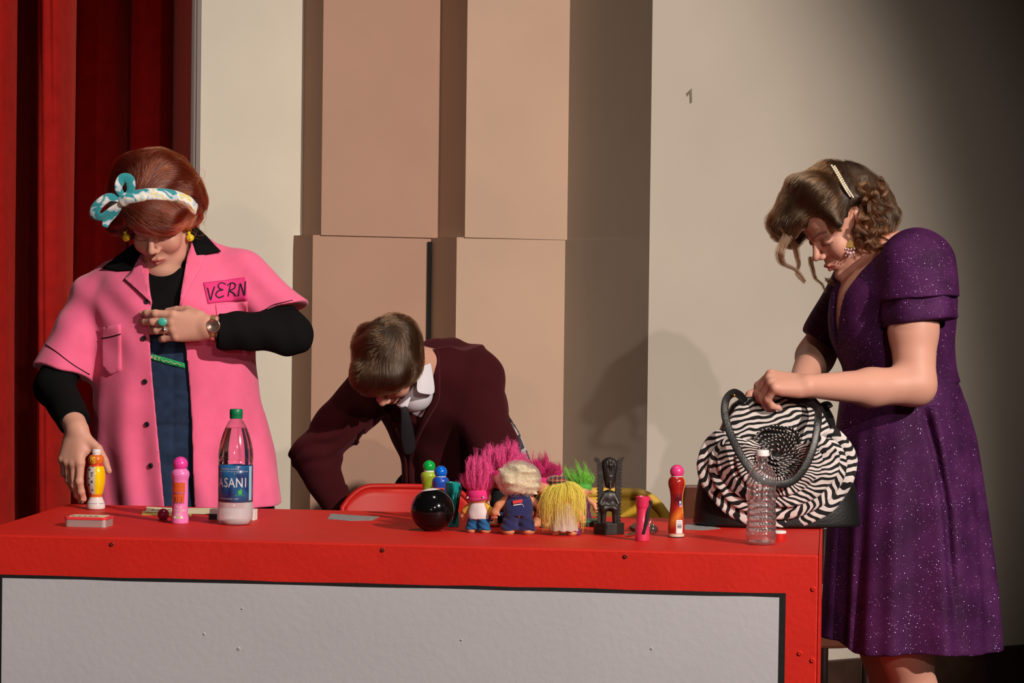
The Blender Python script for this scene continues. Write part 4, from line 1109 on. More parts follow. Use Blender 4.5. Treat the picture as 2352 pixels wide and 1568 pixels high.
def grad(sdf, p, e=0.0015):
    g = np.stack([sdf(p+e*v)-sdf(p-e*v) for v in np.eye(3)], -1); return g/(np.linalg.norm(g, axis=1)[:, None]+1e-9)
def inside(poly, x, y):
    n = len(poly); r = False
    for i in range(n):
        (x0, y0), (x1, y1) = poly[i], poly[(i+1) % n]
        if (y0 > y) != (y1 > y) and x < (x1-x0)*(y-y0)/(y1-y0)+x0: r = not r
    return r
def patch_on(name, poly, sdf, Y0, Y1, m_, parent, lift=0.003, t=0.003, step=6, org=(0, 0, 0), lift_fn=None):
    """cloth piece outlined by a photo polygon, laid on a surface and given thickness"""
    b = []
    for i in range(len(poly)):
        p, q = np.array(poly[i], float), np.array(poly[(i+1) % len(poly)], float)
        k = max(1, int(np.linalg.norm(q-p)/step))
        b += [tuple(p+(q-p)*j/k) for j in range(k)]
    pts = [Vector(x) for x in b]; n = len(b)
    xs = [p[0] for p in b]; ys = [p[1] for p in b]
    y = min(ys)+step*0.7
    while y < max(ys):
        x = min(xs)+step*0.7
        while x < max(xs):
            if inside(b, x, y) and min((x-a)**2+(y-c)**2 for a, c in b) > (step*0.55)**2: pts.append(Vector((x, y)))
            x += step
        y += step
    r = delaunay_2d_cdt(pts, [], [list(range(n))], 1, 1e-4)
    V2, F = r[0], r[2]
    uv = [(v.x, v.y) for v in V2]
    P3 = march(uv, sdf, Y0, Y1, lift)
    if lift_fn is not None: P3 = P3+np.array([lift_fn(u, v) for u, v in uv])
    V = P3-np.asarray(org)
    F = [f[::-1] for f in F]
    o = mesh(name, V, F, m_, parent)
    bm = bmesh.new(); bm.from_mesh(o.data); bmesh.ops.recalc_face_normals(bm, faces=bm.faces)
    if sum(f.normal.y for f in bm.faces) > 0: bmesh.ops.reverse_faces(bm, faces=bm.faces)
    bm.to_mesh(o.data); bm.free()
    solidify(o, t, 0)
    return o
def line_on(name, uv, sdf, Y0, Y1, rad, m_, parent, lift=0.001, org=(0, 0, 0), flat=1.0):
    pts = catmull([A(u, v, 0) for u, v in uv], 6); P3 = march([(p[0], p[1]) for p in pts], sdf, Y0, Y1, lift)
    return tube(name, P3-np.asarray(org), rad, m_, parent, n=6, flat=flat)
def button_on(name, u, v, r, sdf, Y0, Y1, m_, parent, org, h=0.004):
    p = march([(u, v)], sdf, Y0, Y1, 0.001)[0]; n = grad(sdf, p[None])[0]
    t1 = np.cross(n, A(0, 0, 1)); t1 /= np.linalg.norm(t1); t2 = np.cross(n, t1)
    V, F = lathe_vf([(r, 0), (r, h*0.6), (r*0.85, h), (r*0.6, h*0.8), (0.0002, h*0.75)], 18)
    V = [p+x*t1+y*t2+z*n-np.asarray(org) for x, y, z in V]
    return mesh(name, V, F, m_, parent)

def head_sdf(full=0.0, cheek=1.0):
    cr_ = ell((0, 0.012, 0.035), (0.075, 0.094, 0.088))
    face = ell((0, -0.026, -0.032), (0.0585, 0.060, 0.078))
    jawl = [rc((sx*0.046, 0.0, -0.055), (sx*0.016, -0.058, -0.099), 0.020, 0.016) for sx in (-1, 1)]
    chin = ell((0, -0.0745, -0.103), (0.019, 0.0155, 0.0155))
    chk = [ell((sx*0.035, -0.058, -0.030), (0.025*cheek, 0.022*cheek, 0.026)) for sx in (-1, 1)]
    fore = ell((0, -0.040, 0.045), (0.058, 0.046, 0.050))
    f = su(0.020, cr_, face, fore)
    f = su(0.014, f, *jawl); f = su(0.010, f, chin); f = su(0.018, f, *chk)
    brow = [rc((sx*0.012, -0.0835, 0.015), (sx*0.044, -0.068, 0.016), 0.006, 0.005) for sx in (-1, 1)]
    f = su(0.012, f, *brow)
    f = sub(0.014, f, *[ell((sx*0.031, -0.094, -0.002), (0.017, 0.015, 0.010)) for sx in (-1, 1)])
    lids = [ell((sx*0.031, -0.0700, -0.001), (0.0155, 0.0135, 0.0115)) for sx in (-1, 1)]
    f = su(0.004, f, *lids)
    crease = [chain([A(sx*0.018, -0.0815, 0.004), A(sx*0.031, -0.0862, 0.0075), A(sx*0.045, -0.0775, 0.003)], [0.0012]*3, 0.001) for sx in (-1, 1)]
    f = sub(0.002, f, *crease)
    lash = [chain([A(sx*0.017, -0.0815, -0.0065), A(sx*0.031, -0.0852, -0.0085), A(sx*0.046, -0.0760, -0.0045)], [0.0010]*3, 0.001) for sx in (-1, 1)]
    f = su(0.0015, f, *lash)
    nose = su(0.006, rc((0, -0.080, 0.012), (0, -0.102, -0.022), 0.0066, 0.0086), ell((0, -0.1055, -0.0275), (0.0098, 0.0098, 0.0082)), *[ell((sx*0.0125, -0.096, -0.032), (0.0075, 0.0100, 0.0070)) for sx in (-1, 1)])
    f = su(0.008, f, nose)
    f = sub(0.003, f, *[ell((sx*0.0060, -0.104, -0.0395), (0.0035, 0.005, 0.0028)) for sx in (-1, 1)])
    if full: f = su(0.02, f, ell((0, -0.030, -0.088), (0.050+full, 0.046+full*0.5, 0.034)))
    muz = ell((0, -0.0700, -0.066), (0.027, 0.0215, 0.021)); f = su(0.010, f, muz)
    fold = [chain([A(sx*0.020, -0.0885, -0.038), A(sx*0.029, -0.083, -0.052), A(sx*0.032, -0.077, -0.066)], [0.0016, 0.0018, 0.0010], 0.001) for sx in (-1, 1)]
    f = sub(0.005, f, *fold)
    up = chain([A(-0.0225, -0.0830, -0.0660), A(-0.008, -0.0935, -0.0605), A(0, -0.0940, -0.0620), A(0.008, -0.0935, -0.0605), A(0.0225, -0.0830, -0.0660)], [0.0020, 0.0042, 0.0040, 0.0042, 0.0020], 0.002)
    lo = chain([A(-0.0205, -0.0825, -0.0690), A(0, -0.0920, -0.0728), A(0.0205, -0.0825, -0.0690)], [0.0022, 0.0052, 0.0022], 0.002)
    f = su(0.0025, f, up, lo)
    f = sub(0.0015, f, chain([A(-0.025, -0.0825, -0.0668), A(-0.010, -0.0970, -0.0664), A(0, -0.0985, -0.0672), A(0.010, -0.0970, -0.0664), A(0.025, -0.0825, -0.0668)], [0.0012]*5, 0.001))
    f = sub(0.008, f, rc((-0.012, -0.0955, -0.0855), (0.012, -0.0955, -0.0855), 0.004))
    ears = []
    for sx in (-1, 1):
        Re = rotm('z', sx*12) @ rotm('x', -8)
        e_ = ell((sx*0.0765, 0.016, -0.002), (0.0085, 0.019, 0.032), Re)
        e_ = sub(0.004, e_, ell((sx*0.085, 0.010, 0.0), (0.006, 0.011, 0.019), Re))
        e_ = su(0.004, e_, ell((sx*0.075, 0.006, -0.026), (0.006, 0.009, 0.009)), rc((sx*0.078, 0.002, -0.004), (sx*0.080, 0.004, -0.012), 0.0045, 0.004))
        ears.append(e_)
    f = su(0.005, f, *ears)
    return f
def head_paint(q, C, lip=(0.48, 0.13, 0.11), brow=(0.10, 0.05, 0.03), cheek=(0.62, 0.24, 0.18), age=0.0):
    """q: points in head space; C: colours to tint in place"""
    x, y, z = np.abs(q[:, 0]), q[:, 1], q[:, 2]
    front = y < -0.040
    d = np.minimum(np.hypot(x/0.024, (z+0.0665)/0.0095), 9)
    w = np.clip((1.05-d)*5, 0, 1)*(front & (y < -0.075)); C += (np.array(lip)-C)*w[:, None]*0.85
    w = np.exp(-(((x-0.040)/0.022)**2+((z+0.035)/0.020)**2))*front*0.42; C += (np.array(cheek)-C)*w[:, None]
    zb = 0.019+0.006*np.sin(np.clip((x-0.012)/0.036, 0, 1)*math.pi*0.8)
    w = np.clip(1.2-np.abs(z-zb)/0.0036, 0, 1)*((x > 0.012) & (x < 0.050) & front); C += (np.array(brow)-C)*w[:, None]*0.75
    zl = -0.0075-0.0015*np.cos((x-0.031)/0.014*1.3)
    w = np.clip(1.4-np.abs(z-zl)/0.0016, 0, 1)*((x > 0.015) & (x < 0.048) & front); C += (np.array((0.02, 0.012, 0.01))-C)*w[:, None]*0.85
    w = np.clip(1.1-np.hypot((x-0.031)/0.017, (z-0.003)/0.009), 0, 1)*front; C += (np.array((0.40, 0.19, 0.15))-C)*np.clip(w*1.4, 0, 0.55)[:, None]
    w = np.exp(-((x/0.012)**2+((z+0.030)/0.012)**2))*(y < -0.09)*0.25; C += (np.array(cheek)-C)*w[:, None]
    return C

def hand_sdf(Wp, ux, uy, uz, fl, sp, thumb, s=1.0):
    """palm, four fingers of their own length and bend, and a thumb from the side of the palm; Wp wrist, ux to the fingers, uy to the thumb side, uz out of the back"""
    Wp = np.asarray(Wp, float); ux = np.asarray(ux, float); ux = ux/np.linalg.norm(ux)
    uz = np.asarray(uz, float); uz = uz-ux*(uz @ ux); uz = uz/np.linalg.norm(uz)
    c = np.cross(uz, ux); uy = c if c @ np.asarray(uy, float) > 0 else -c
    L = lambda a, b, c_: Wp+(a*ux+b*uy+c_*uz)*s
    kn = [(0.088, 0.027), (0.091, 0.009), (0.087, -0.009), (0.079, -0.026)]
    lens = [(0.043, 0.025, 0.021), (0.047, 0.029, 0.022), (0.043, 0.027, 0.022), (0.034, 0.020, 0.019)]
    rad = [0.0092, 0.0094, 0.0090, 0.0080]
    palm = su(0.016*s, *[rc(L(0.006, b*0.45, 0), L(a-0.006, b*0.95, 0.001), 0.0150*s, 0.0112*s) for a, b in kn])
    palm = su(0.014*s, palm, rc(L(0.018, 0.018, -0.006), L(0.050, 0.030, -0.008), 0.014*s, 0.011*s), rc(L(0.02, -0.020, -0.006), L(0.06, -0.026, -0.006), 0.012*s, 0.009*s))
    fs = []; tips = []
    for i in range(4):
        a, b = kn[i]; p = L(a-0.004, b, 0.001); ang = 0; spd = math.radians(sp[i])
        base = ux*math.cos(spd)+uy*math.sin(spd); pts = [p]; r0 = rad[i]*s
        for j in range(3):
            ang += math.radians(fl[i][j]); d = base*math.cos(ang)-uz*math.sin(ang); p = p+d*lens[i][j]*s; pts.append(p)
        rr = [r0*1.12, r0*1.0, r0*0.92, r0*0.76]
        fg = chain(pts, rr, 0.0015*s)
        fg = su(0.004*s, fg, sph(pts[1]+uz*0.0008, r0*1.06), sph(pts[2]+uz*0.0005, r0*0.97))
        nd = pts[3]-pts[2]; nd /= np.linalg.norm(nd); nn = np.cross(nd, np.cross(base, uz)); nn = nn if nn @ uz > 0 else -nn; nn /= np.linalg.norm(nn)+1e-9
        nail = ell(pts[3]-nd*0.003*s+nn*r0*0.62, (r0*0.52,)*3); fg = su(0.001, fg, nail)
        fs.append(fg); tips.append(pts)
    t0 = L(0.022, 0.026, -0.006); d0 = np.asarray(thumb[0], float); pts = [t0]; p = t0
    for j, ln in enumerate((0.040, 0.032, 0.026)):
        t = thumb[min(j, len(thumb)-1)]; d = t[0]*ux+t[1]*uy+t[2]*uz; d /= np.linalg.norm(d); p = p+d*ln*s; pts.append(p)
    th = chain(pts, [0.0135*s, 0.0112*s, 0.0102*s, 0.0078*s], 0.002*s)
    f = su(0.009*s, palm, th)
    g = fs[0]
    for q in fs[1:]: g = su(0.0012*s, g, q)
    f = su(0.006*s, f, g)
    f = su(0.004*s, f, *[sph(L(a-0.004, b, 0.0035), 0.0090*s) for a, b in kn])
    return guard(f, L(0.085, 0, -0.02), 0.15*s), tips, L

def comb(sdf, roots, flow, n, step, lift0, lift1, seed, jit=0.15):
    r = np.random.RandomState(seed); p = roots.copy(); N = len(p); out = []
    jn = r.normal(size=(N, 3))*jit; step = step*(0.6+0.8*r.rand(N, 1)); pr = None
    cn = snoise(seed+500, 110)(roots)
    lf = lift0+(lift1-lift0)*np.clip(0.45+0.75*cn, 0, 1)*(0.45+0.55*r.rand(N))
    for k in range(n):
        g = grad(sdf, p); d = sdf(p)
        p = p-g*(d-lf*min(1, (k+1)/3.0))[:, None]
        out.append(p.copy())
        v = flow(p)+jn; v = v-g*(v*g).sum(1)[:, None]; v /= np.linalg.norm(v, axis=1)[:, None]+1e-9
        if pr is not None: v = 0.5*v+0.5*pr; v /= np.linalg.norm(v, axis=1)[:, None]+1e-9
        pr = v; p = p+v*step
    O = np.stack(out, 1)
    return [O[i] for i in range(N)]
def pick(V, n, seed, ok=None):
    r = np.random.RandomState(seed); W_ = V if ok is None else V[ok(V)]
    return W_[r.randint(0, len(W_), n)]
def person(name, org, label):
    return empty('person', org, 0, label, 'person')
M['skin'] = attr_mat('skin', rough=0.5, spec=0.35, sss=0.12, bump=0.05, bscale=900)
SKIN = A(0.60, 0.315, 0.235)
def coords(o):
    n = len(o.data.vertices); co = np.zeros(n*3); o.data.vertices.foreach_get('co', co); return co.reshape(-1, 3)
# ================================================================== woman in the pink bowling shirt
VY = 6.06
def V_(u, v, dy=0.0): return P(u, v, VY+dy)
VO = V_(400, 1160)*A(1, 1, 0)
vern = person('person', VO, 'person with red bouffant hair, knotted scarf and pink shirt, hand tucked in overalls')
def secs(rows, fY):
    out = []
    for v, ul, ur, dy, ry in rows:
        a, b = P(ul, v, fY+dy), P(ur, v, fY+dy); out.append(((a[2]+b[2])/2, (a[0]+b[0])/2, fY+dy, (b[0]-a[0])/2, ry))
    return out
rows = [(1215, 236, 655, 0, .150), (1158, 231, 642, 0, .150), (1050, 224, 624, 0, .150), (950, 216, 603, 0, .150), (870, 213, 594, 0, .150), (800, 214, 588, 0, .150),
        (730, 208, 584, 0, .146), (670, 208, 572, 0, .130), (625, 240, 552, .01, .105), (592, 285, 515, .02, .080), (560, 318, 472, .03, .055)]
v_torso = su(0.03, loft(secs(rows, VY)), rc(V_(455, 588, .02), V_(555, 628, .0), .040, .050), rc(V_(300, 612, .02), V_(222, 672, .0), .040, .050))
# arms: skeleton
shR, elR, wrR = V_(556, 640, 0.0), V_(668, 767, -0.10), V_(478, 751, -0.185)         # photo-right arm, forearm across the chest
shL, elL, wrL = V_(222, 688, 0.0), V_(124, 886, -0.08), V_(177, 985, -0.24)           # photo-left arm, reaching to the counter
v_slR = rc(shR+A(0, 0, .0), V_(662, 742, -0.07), .066, .072)
v_slL = rc(shL, V_(143, 868, -0.055), .066, .072)
hemR = V_(652, 716, -0.06); hemL = V_(148, 858, -0.05)
cutR = plane(hemR, A(0.35, -0.25, -0.9)); dL = (V_(143, 868, -0.055)-shL); cutL = plane(hemL, dL+A(0, 0, -0.05))
nz1, nz2 = snoise(11, 26), snoise(12, 60)
def v_fold(p):
    z = p[:, 2]; x = p[:, 0]
    w = np.clip((1.32-z)/0.35, 0, 1)
    d = 0.0060*np.sin(x*75+3*z+1.3*np.sin(z*9))*np.clip((1.18-z)/0.4, 0, 1)
    d += 0.0040*np.sin((x*0.8+z)*60+np.sin(x*20))*np.exp(-((z-1.22)/0.10)**2)
    return d+0.0042*nz1(p)+0.0009*nz2(p)
v_core = su(0.02, v_torso, inter(0.004, v_slR, cutR), inter(0.004, v_slL, cutL))
v_out = disp(v_core, v_fold)
def pxline(rows, Y):
    q = np.array([P(u, v, Y) for u, v in rows]); o = np.argsort(q[:, 2]); z, x = q[o, 2], q[o, 0]
    return lambda p: np.interp(p[:, 2], z, x)
gL = pxline([(330, 560), (331, 600), (336, 640), (347, 695), (345, 770), (352, 880), (360, 970), (370, 1070), (380, 1170), (384, 1230)], 5.92)
gR = pxline([(452, 545), (440, 570), (428, 620), (414, 690), (418, 740), (427, 800), (434, 870), (441, 970), (447, 1160), (449, 1230)], 5.92)
def v_gap(p): return np.maximum(np.maximum(gL(p)-p[:, 0], p[:, 0]-gR(p)), p[:, 1]-VY-0.02)
hemz = V_(400, 1163)[2]
v_in = off(v_core, -0.0)
def v_shirt_f(p):
    d = v_out(p); d = np.maximum(d, -(d+0.0065+0.010*np.clip((p[:, 2]-V_(0, 720)[2])/0.05, 0, 1)))
    d = np.maximum(d, -v_gap(p)); d = np.maximum(d, hemz+0.008*np.sin(p[:, 0]*9)+0.03*np.clip(p[:, 0]+0.62, 0, 1)-p[:, 2])
    neck = np.hypot((p[:, 0]-V_(385, 560)[0])/0.085, (p[:, 1]-VY-0.02)/0.075)-1
    d = np.maximum(d, np.where(p[:, 2] > V_(0, 585)[2], -neck*0.07, -1))
    return d
M['pink'] = mat('pink_cotton', (0.82, 0.14, 0.285), 0.85, spec=0.15, sheen=0.25, bump=0.25, bscale=500, var=0.05, vscale=30)
M['blackcloth'] = mat('black_jersey', (0.005, 0.005, 0.0055), 0.9, spec=0.1, sheen=0.0, bump=0.3, bscale=350)
lo, hi = V_(60, 1180, -.35), V_(745, 500, .25)
lo = np.minimum(lo, hi)-0.02; 
sdf_obj('pink_shirt', v_shirt_f, A(-1.19, 5.80, 0.70), A(-0.44, 6.30, 1.40), 0.0030, M['pink'], vern, 1, origin=VO, proj=False, slack=2.0)

# ---- body: head, neck, arms and hands in one surface
HS = 0.90; HR = rotm('z', -11) @ rotm('x', 35) @ rotm('y', -3); HC = P(368, 507, 5.985)
v_head = guard(place(head_sdf(full=0.006, cheek=1.1), HR, HC, HS), HC+A(0, -.02, -.03), 0.16)
hR, tipsR, LR = hand_sdf(wrR, A(-1, -0.05, 0.02), A(0, 0.1, 1), A(-0.10, -1, 0.05),
    [(10, 25, 20), (16, 30, 22), (22, 38, 25), (26, 45, 30)], [2, 0, -3, -8], [(0.75, 0.35, -0.6), (0.9, 0.0, -0.5), (0.9, -0.1, -0.45)], 0.98)
hL, tipsL, LL = hand_sdf(wrL, A(-0.10, -0.30, -0.95), A(1, 0, 0), A(-0.45, -0.85, 0.30),
    [(14, 20, 14), (22, 24, 18), (30, 30, 20), (36, 34, 24)], [-3, -5, -7, -9], [(0.55, 0.75, -0.25), (0.8, 0.45, -0.4), (0.85, 0.35, -0.4)], 0.98)
v_neck = su(0.02, rc(HC+A(0.0, 0.045, -0.04), V_(388, 600, 0.03), .056, .062), ell(P(374, 624, 6.005), (0.045, 0.040, 0.026)))
v_skin = su(0.012, su(0.018, v_head, v_neck), rc(V_(388, 600, .03), V_(395, 720, .02), .06, .11))
arms = [chain([shR, elR, wrR], [.046, .042, .0255], 0.02), chain([shL, elL, wrL], [.046, .042, .026], 0.02)]
v_body = su(0.012, v_skin, su(0.010, arms[0], hR), su(0.010, arms[1], hL))
vb = sdf_obj('body', v_body, A(-1.22, 5.66, 0.735), A(-0.42, 6.24, 1.56), 0.0023, M['skin'], vern, 1, origin=VO)
def vp(co):
    q = ((co+VO-HC) @ HR)/HS; C = np.tile(SKIN, (len(co), 1)); m_ = np.linalg.norm(q, axis=1) < 0.17
    C[m_] = head_paint(q[m_], C[m_].copy(), lip=(0.45, 0.12, 0.10), brow=(0.25, 0.10, 0.06)); return C
paint(vb, vp)
# lower body hidden by the counter: denim legs and shoes
M['denim'] = None
def denim_mat():
    mm = mat('blue_denim', (0.016, 0.034, 0.078), 0.9, spec=0.15, sheen=0.2, bump=0.5, bscale=500, var=0.35, vscale=35); return mm
M['denim'] = denim_mat()
v_over = off(v_torso, -0.013)
zb = V_(0, 696)[2]
legs = su(0.03, rc(A(VO[0]-0.09, VY, 0.72), A(VO[0]-0.10, VY, 0.07), .085, .055), rc(A(VO[0]+0.10, VY, 0.72), A(VO[0]+0.11, VY, 0.07), .085, .055))
ov = su(0.03, inter(0.004, v_over, plane(A(0, 0, zb), A(0, 0, 1))), legs)
seam = [V_(0, v)[2] for v in (888, 908, 950, 962)]
ovd = disp(ov, lambda p: sum(0.0012*np.exp(-((p[:, 2]-z)/0.003)**2) for z in seam)-0.0022*((p[:, 2] < seam[0]) & (p[:, 2] > seam[3]))+0.0025*np.exp(-((p[:, 0]-P(398, 900, 5.92)[0])/0.004)**2))
sdf_obj('denim_overalls', ovd, A(-1.10, 5.85, 0.05), A(-0.45, 6.30, 1.26), 0.0042, M['denim'], vern, 1, origin=VO, proj=False)
for sx in (-0.10, 0.11):
    sdf_obj('shoe', inter(0.004, ell(A(VO[0]+sx, VY-0.06, 0.035), (.045, .125, .045)), plane(A(0, 0, 0.004), A(0, 0, -1))), A(VO[0]+sx-.06, VY-.2, 0), A(VO[0]+sx+.06, VY+.1, .09), 0.005, M['blackcloth'], vern, 1, origin=VO)
# long-sleeved black top
fold_s = snoise(31, 70)
slv = [inter(0.003, chain([shR, elR, V_(498, 757, -0.178)], [.048, .049, .043], 0.015), plane(V_(499, 757, -0.178), A(-1, -0.2, 0.0))),
       inter(0.003, chain([shL, elL, V_(172, 972, -0.215)], [.052, .047, .037], 0.015), plane(V_(173, 972, -0.215), wrL-elL))]
bt_ = su(0.02, inter(0.004, off(v_torso, -0.010), plane(V_(0, 760), A(0, 0, -1)), plane(V_(0, 612), A(0, 0, 1))), *slv)
bt_ = su(0.01, bt_, inter(0.004, rc(V_(386, 640, .02), V_(388, 590, .03), .088, .070), plane(V_(0, 606), A(0, 0.35, 1))))
bt_ = disp(bt_, lambda p: 0.0022*fold_s(p)+0.0022*np.sin(p[:, 0]*95+p[:, 2]*40)*(p[:, 0] > V_(490, 0)[0]))
sdf_obj('black_top', bt_, A(-1.20, 5.72, 0.86), A(-0.42, 6.24, 1.36), 0.0032, M['blackcloth'], vern, 1, origin=VO, proj=False)

# ---- trims on the shirt
Y0, Y1 = 5.6, 6.2
def v_srf(p): return v_out(p)
patch_on('collar', [(436, 515), (448, 517), (475, 542), (507, 577), (480, 582), (452, 586), (444, 566), (438, 545)], v_srf, Y0, 6.03, M['blackcloth'], vern, 0.008, 0.004, 6, VO)
patch_on('collar', [(312, 556), (298, 566), (268, 588), (236, 616), (270, 621), (303, 619), (314, 598), (322, 580)], v_srf, Y0, 6.02, M['blackcloth'], vern, 0.008, 0.004, 6, VO)
patch_on('lapel', [(314, 600), (328, 612), (340, 650), (350, 697), (330, 682), (286, 641), (304, 622)], v_srf, Y0, 6.02, M['pink'], vern, 0.007, 0.003, 6, VO)
patch_on('lapel', [(441, 556), (452, 587), (470, 586), (462, 610), (440, 650), (412, 705), (416, 670), (424, 625), (430, 590)], v_srf, Y0, 6.02, M['pink'], vern, 0.007, 0.003, 6, VO)
blk = M['blackcloth']
line_on('lapel_piping', [(286, 641), (312, 664), (340, 690)], v_srf, Y0, Y1, 0.0012, blk, vern, 0.009, VO)
patch_on('chest_pocket', [(232, 752), (277, 744), (279, 850), (252, 862), (236, 850)], v_srf, Y0, Y1, M['pink'], vern, 0.003, 0.002, 8, VO)
line_on('pocket_piping', [(233, 777), (255, 773), (277, 767)], v_srf, Y0, Y1, 0.0014, blk, vern, 0.0045, VO)
line_on('sleeve_piping', [(104, 790), (130, 808), (165, 835), (206, 860)], v_srf, Y0, Y1, 0.0010, blk, vern, 0.001, VO)
line_on('sleeve_piping', [(602, 715), (625, 701), (650, 694), (672, 689)], v_srf, Y0, Y1, 0.0010, blk, vern, 0.001, VO)
pp = patch_on('name_patch', [(467, 649), (515, 643), (563, 636), (567, 662), (568, 690), (520, 692), (478, 697)], v_srf, Y0, Y1, mat('hot_pink_patch', (0.72, 0.035, 0.20), 0.8), vern, 0.003, 0.0015, 6, VO)
patch_on('chest_pocket', [(495, 699), (567, 692), (569, 726), (520, 735), (500, 735)], v_srf, Y0, Y1, M['pink'], vern, 0.003, 0.002, 8, VO)
for st in ([(477, 661), (480, 675), (484, 688), (488, 672), (493, 658)], [(519, 652), (509, 649), (501, 655), (505, 663), (512, 665), (501, 668), (496, 677), (503, 683), (514, 679)],
           [(524, 680), (527, 664), (530, 651)], [(522, 655), (532, 649), (541, 653), (538, 662), (528, 667), (536, 672), (543, 680)], [(548, 679), (550, 664), (552, 651), (557, 664), (562, 677), (563, 660), (564, 646)]):
    line_on('lettering', st, v_srf, Y0, Y1, 0.0017, M['ink'], pp, 0.005, VO, flat=0.7)
for u, v in ((337, 693), (330, 777), (333, 876), (338, 974), (347, 1069)): button_on('button', u, v, 0.0062, v_srf, Y0, Y1, M['blk'], vern, VO)
# green woven tape with lettering on the bib
gt_ = patch_on('bib_tape', [(346, 812), (384, 822), (424, 834), (426, 846), (384, 836), (346, 824)], ov, Y0, Y1, mat('green_tape', (0.01, 0.32, 0.09), 0.6), vern, 0.0025, 0.001, 5, VO)
for st in ([(348, 816), (347, 823)], [(352, 817), (348, 820), (353, 824)], [(360, 818), (356, 818), (355, 825), (359, 826)], [(356, 821), (359, 822)], [(362, 819), (365, 823), (368, 820)], [(365, 823), (364, 828)],
           [(371, 824), (374, 830), (380, 828), (388, 832), (392, 830), (400, 836), (406, 834), (415, 840)]):
    line_on('tape_lettering', st, ov, Y0, Y1, 0.0007, M['paper'], gt_, 0.0042, VO)
# ---- watch and rings
wc = P(491, 746, 5.86); 
hRs = su(0.01, arms[0], hR)
gold = mat('rose_gold', (0.80, 0.52, 0.42), 0.22, metal=0.9)
wring = []
for t in np.linspace(0, 2*math.pi, 33):
    d = A(0.0, math.cos(t), math.sin(t)); q = wrR+A(0.012, 0.004, 0.0); L_ = 0.05
    for _ in range(40): L_ -= 0.6*(hRs((q+d*L_)[None])[0]-0.002)
    wring.append(q+d*L_-VO)
wo = tube('watch_strap', wring, 0.0065, mat('gold_strap', (0.75, 0.52, 0.28), 0.3, metal=0.8), vern, n=8, flat=0.25, up=(0, -1, 0.01))
wf = march([(491, 748)], hRs, Y0, Y1, 0.003)[0]
Vw, Fw = lathe_vf([(0.0150, 0), (0.0165, 0.001), (0.0165, 0.005), (0.0150, 0.0062), (0.0140, 0.0055), (0.0002, 0.0055)], 36)
Rw = np.stack([A(1, 0, 0), A(0, 0, 1), A(0, -1, 0)], 1); Rw = rotm('z', -8) @ Rw
mesh('watch_face', [Rw @ A(*p)+wf-VO for p in Vw], Fw, gold, wo)
for a, ln in ((0.7, .009), (2.2, .007)):
    tube('watch_hand', [Rw @ A(0, 0, .0062)+wf-VO, Rw @ A(ln*math.cos(a), ln*math.sin(a), .0062)+wf-VO], 0.0004, M['ink'], wo, n=5)
def ringband(q, d, r, m_, rad=0.0018):
    d = d/np.linalg.norm(d); t1 = np.cross(d, A(0, 0, 1)); t1 /= np.linalg.norm(t1); t2 = np.cross(d, t1)
    return tube('ring', [q+r*(math.cos(t)*t1+math.sin(t)*t2)-VO for t in np.linspace(0, 2*math.pi, 25)], rad, M['chrome'], vern, n=6)
for fi, tt, stone in ((1, 0.45, True), (2, 0.5, False)):
    a_, b_ = tipsR[fi][0], tipsR[fi][1]; q = a_+(b_-a_)*tt; ro = ringband(q, b_-a_, 0.0102, None)
    if stone:
        Vs, Fs = sphere_vf((0, 0, 0), 1, 14); mesh('turquoise_stone', [A(x*0.0115, y*0.004, z*0.0095)+q+A(0, -0.0125, 0)-VO for x, y, z in Vs], Fs, gloss('turquoise', (0.05, 0.42, 0.33), 0.3), ro)
    else:
        Vs, Fs = sphere_vf((0, 0, 0), 1, 10); mesh('silver_bead', [A(x*0.006, y*0.004, z*0.006)+q+A(0, -0.0115, 0)-VO for x, y, z in Vs], Fs, M['chrome'], ro)

# ---- hair: a full bouffant with a swept fringe
hA = ell(P(356, 438, 6.02), (0.105, 0.146, 0.103))
hB_ = ell(P(347, 484, 5.925), (0.094, 0.068, 0.050), rotm('y', 7))
hC_ = ell(P(415, 470, 6.0), (0.050, 0.085, 0.060)); hD_ = ell(P(292, 500, 6.0), (0.047, 0.08, 0.048)); hE_ = ell(P(380, 520, 6.10), (0.075, 0.06, 0.07))
h_raw = su(0.03, hA, hB_, hC_, hD_, hE_)
hn = snoise(71, 45); hn2 = snoise(72, 110)
faceb = place(ell((0, -0.07, -0.055), (0.064, 0.10, 0.068)), HR, HC, HS)
h_s = sub(0.006, disp(h_raw, lambda p: 0.005*hn(p)+0.0018*hn2(p)), faceb)
M['redhairbase'] = mat('red_hair_base', (0.07, 0.009, 0.004), 0.55, bump=0.4, bscale=150)
hV, hQ = nets(h_s, A(-1.16, 5.78, 1.26), A(-0.66, 6.26, 1.62), 0.0030)
vh = np_mesh('hair', hV-VO, hQ, M['redhairbase'], vern, smooth_iter=1)
bandz = P(350, 455, 5.93)[2]
swn = snoise(81, 16); swx, swz = snoise(82, 45), snoise(83, 45)
def v_flow(p):
    x = p[:, 0]-P(345, 0, 6.0)[0]; z = p[:, 2]
    upn = z > bandz-0.25*(p[:, 1]-5.93)
    o = np.zeros_like(p); s_ = swn(p)
    o[:, 0] = np.where(upn, 0.55+0.9*x/0.1+0.45*s_, np.where(x < -0.035, -0.7, 0.85)); o[:, 1] = np.where(upn, 0.55, 0.05); o[:, 2] = np.where(upn, 0.65-0.8*np.abs(x)/0.1+0.35*s_, np.where(x < -0.035, -0.6, -0.50))
    o[:, 0] += 0.35*swx(p); o[:, 2] += 0.35*swz(p)
    return o
rt = pick(hV, 7500, 5, lambda V: (V[:, 1] < 6.12) & (V[:, 2] > P(0, 552, 5.9)[2]))
vl = comb(h_s, rt, v_flow, 9, 0.0085, 0.0003, 0.0075, 6, 0.08)
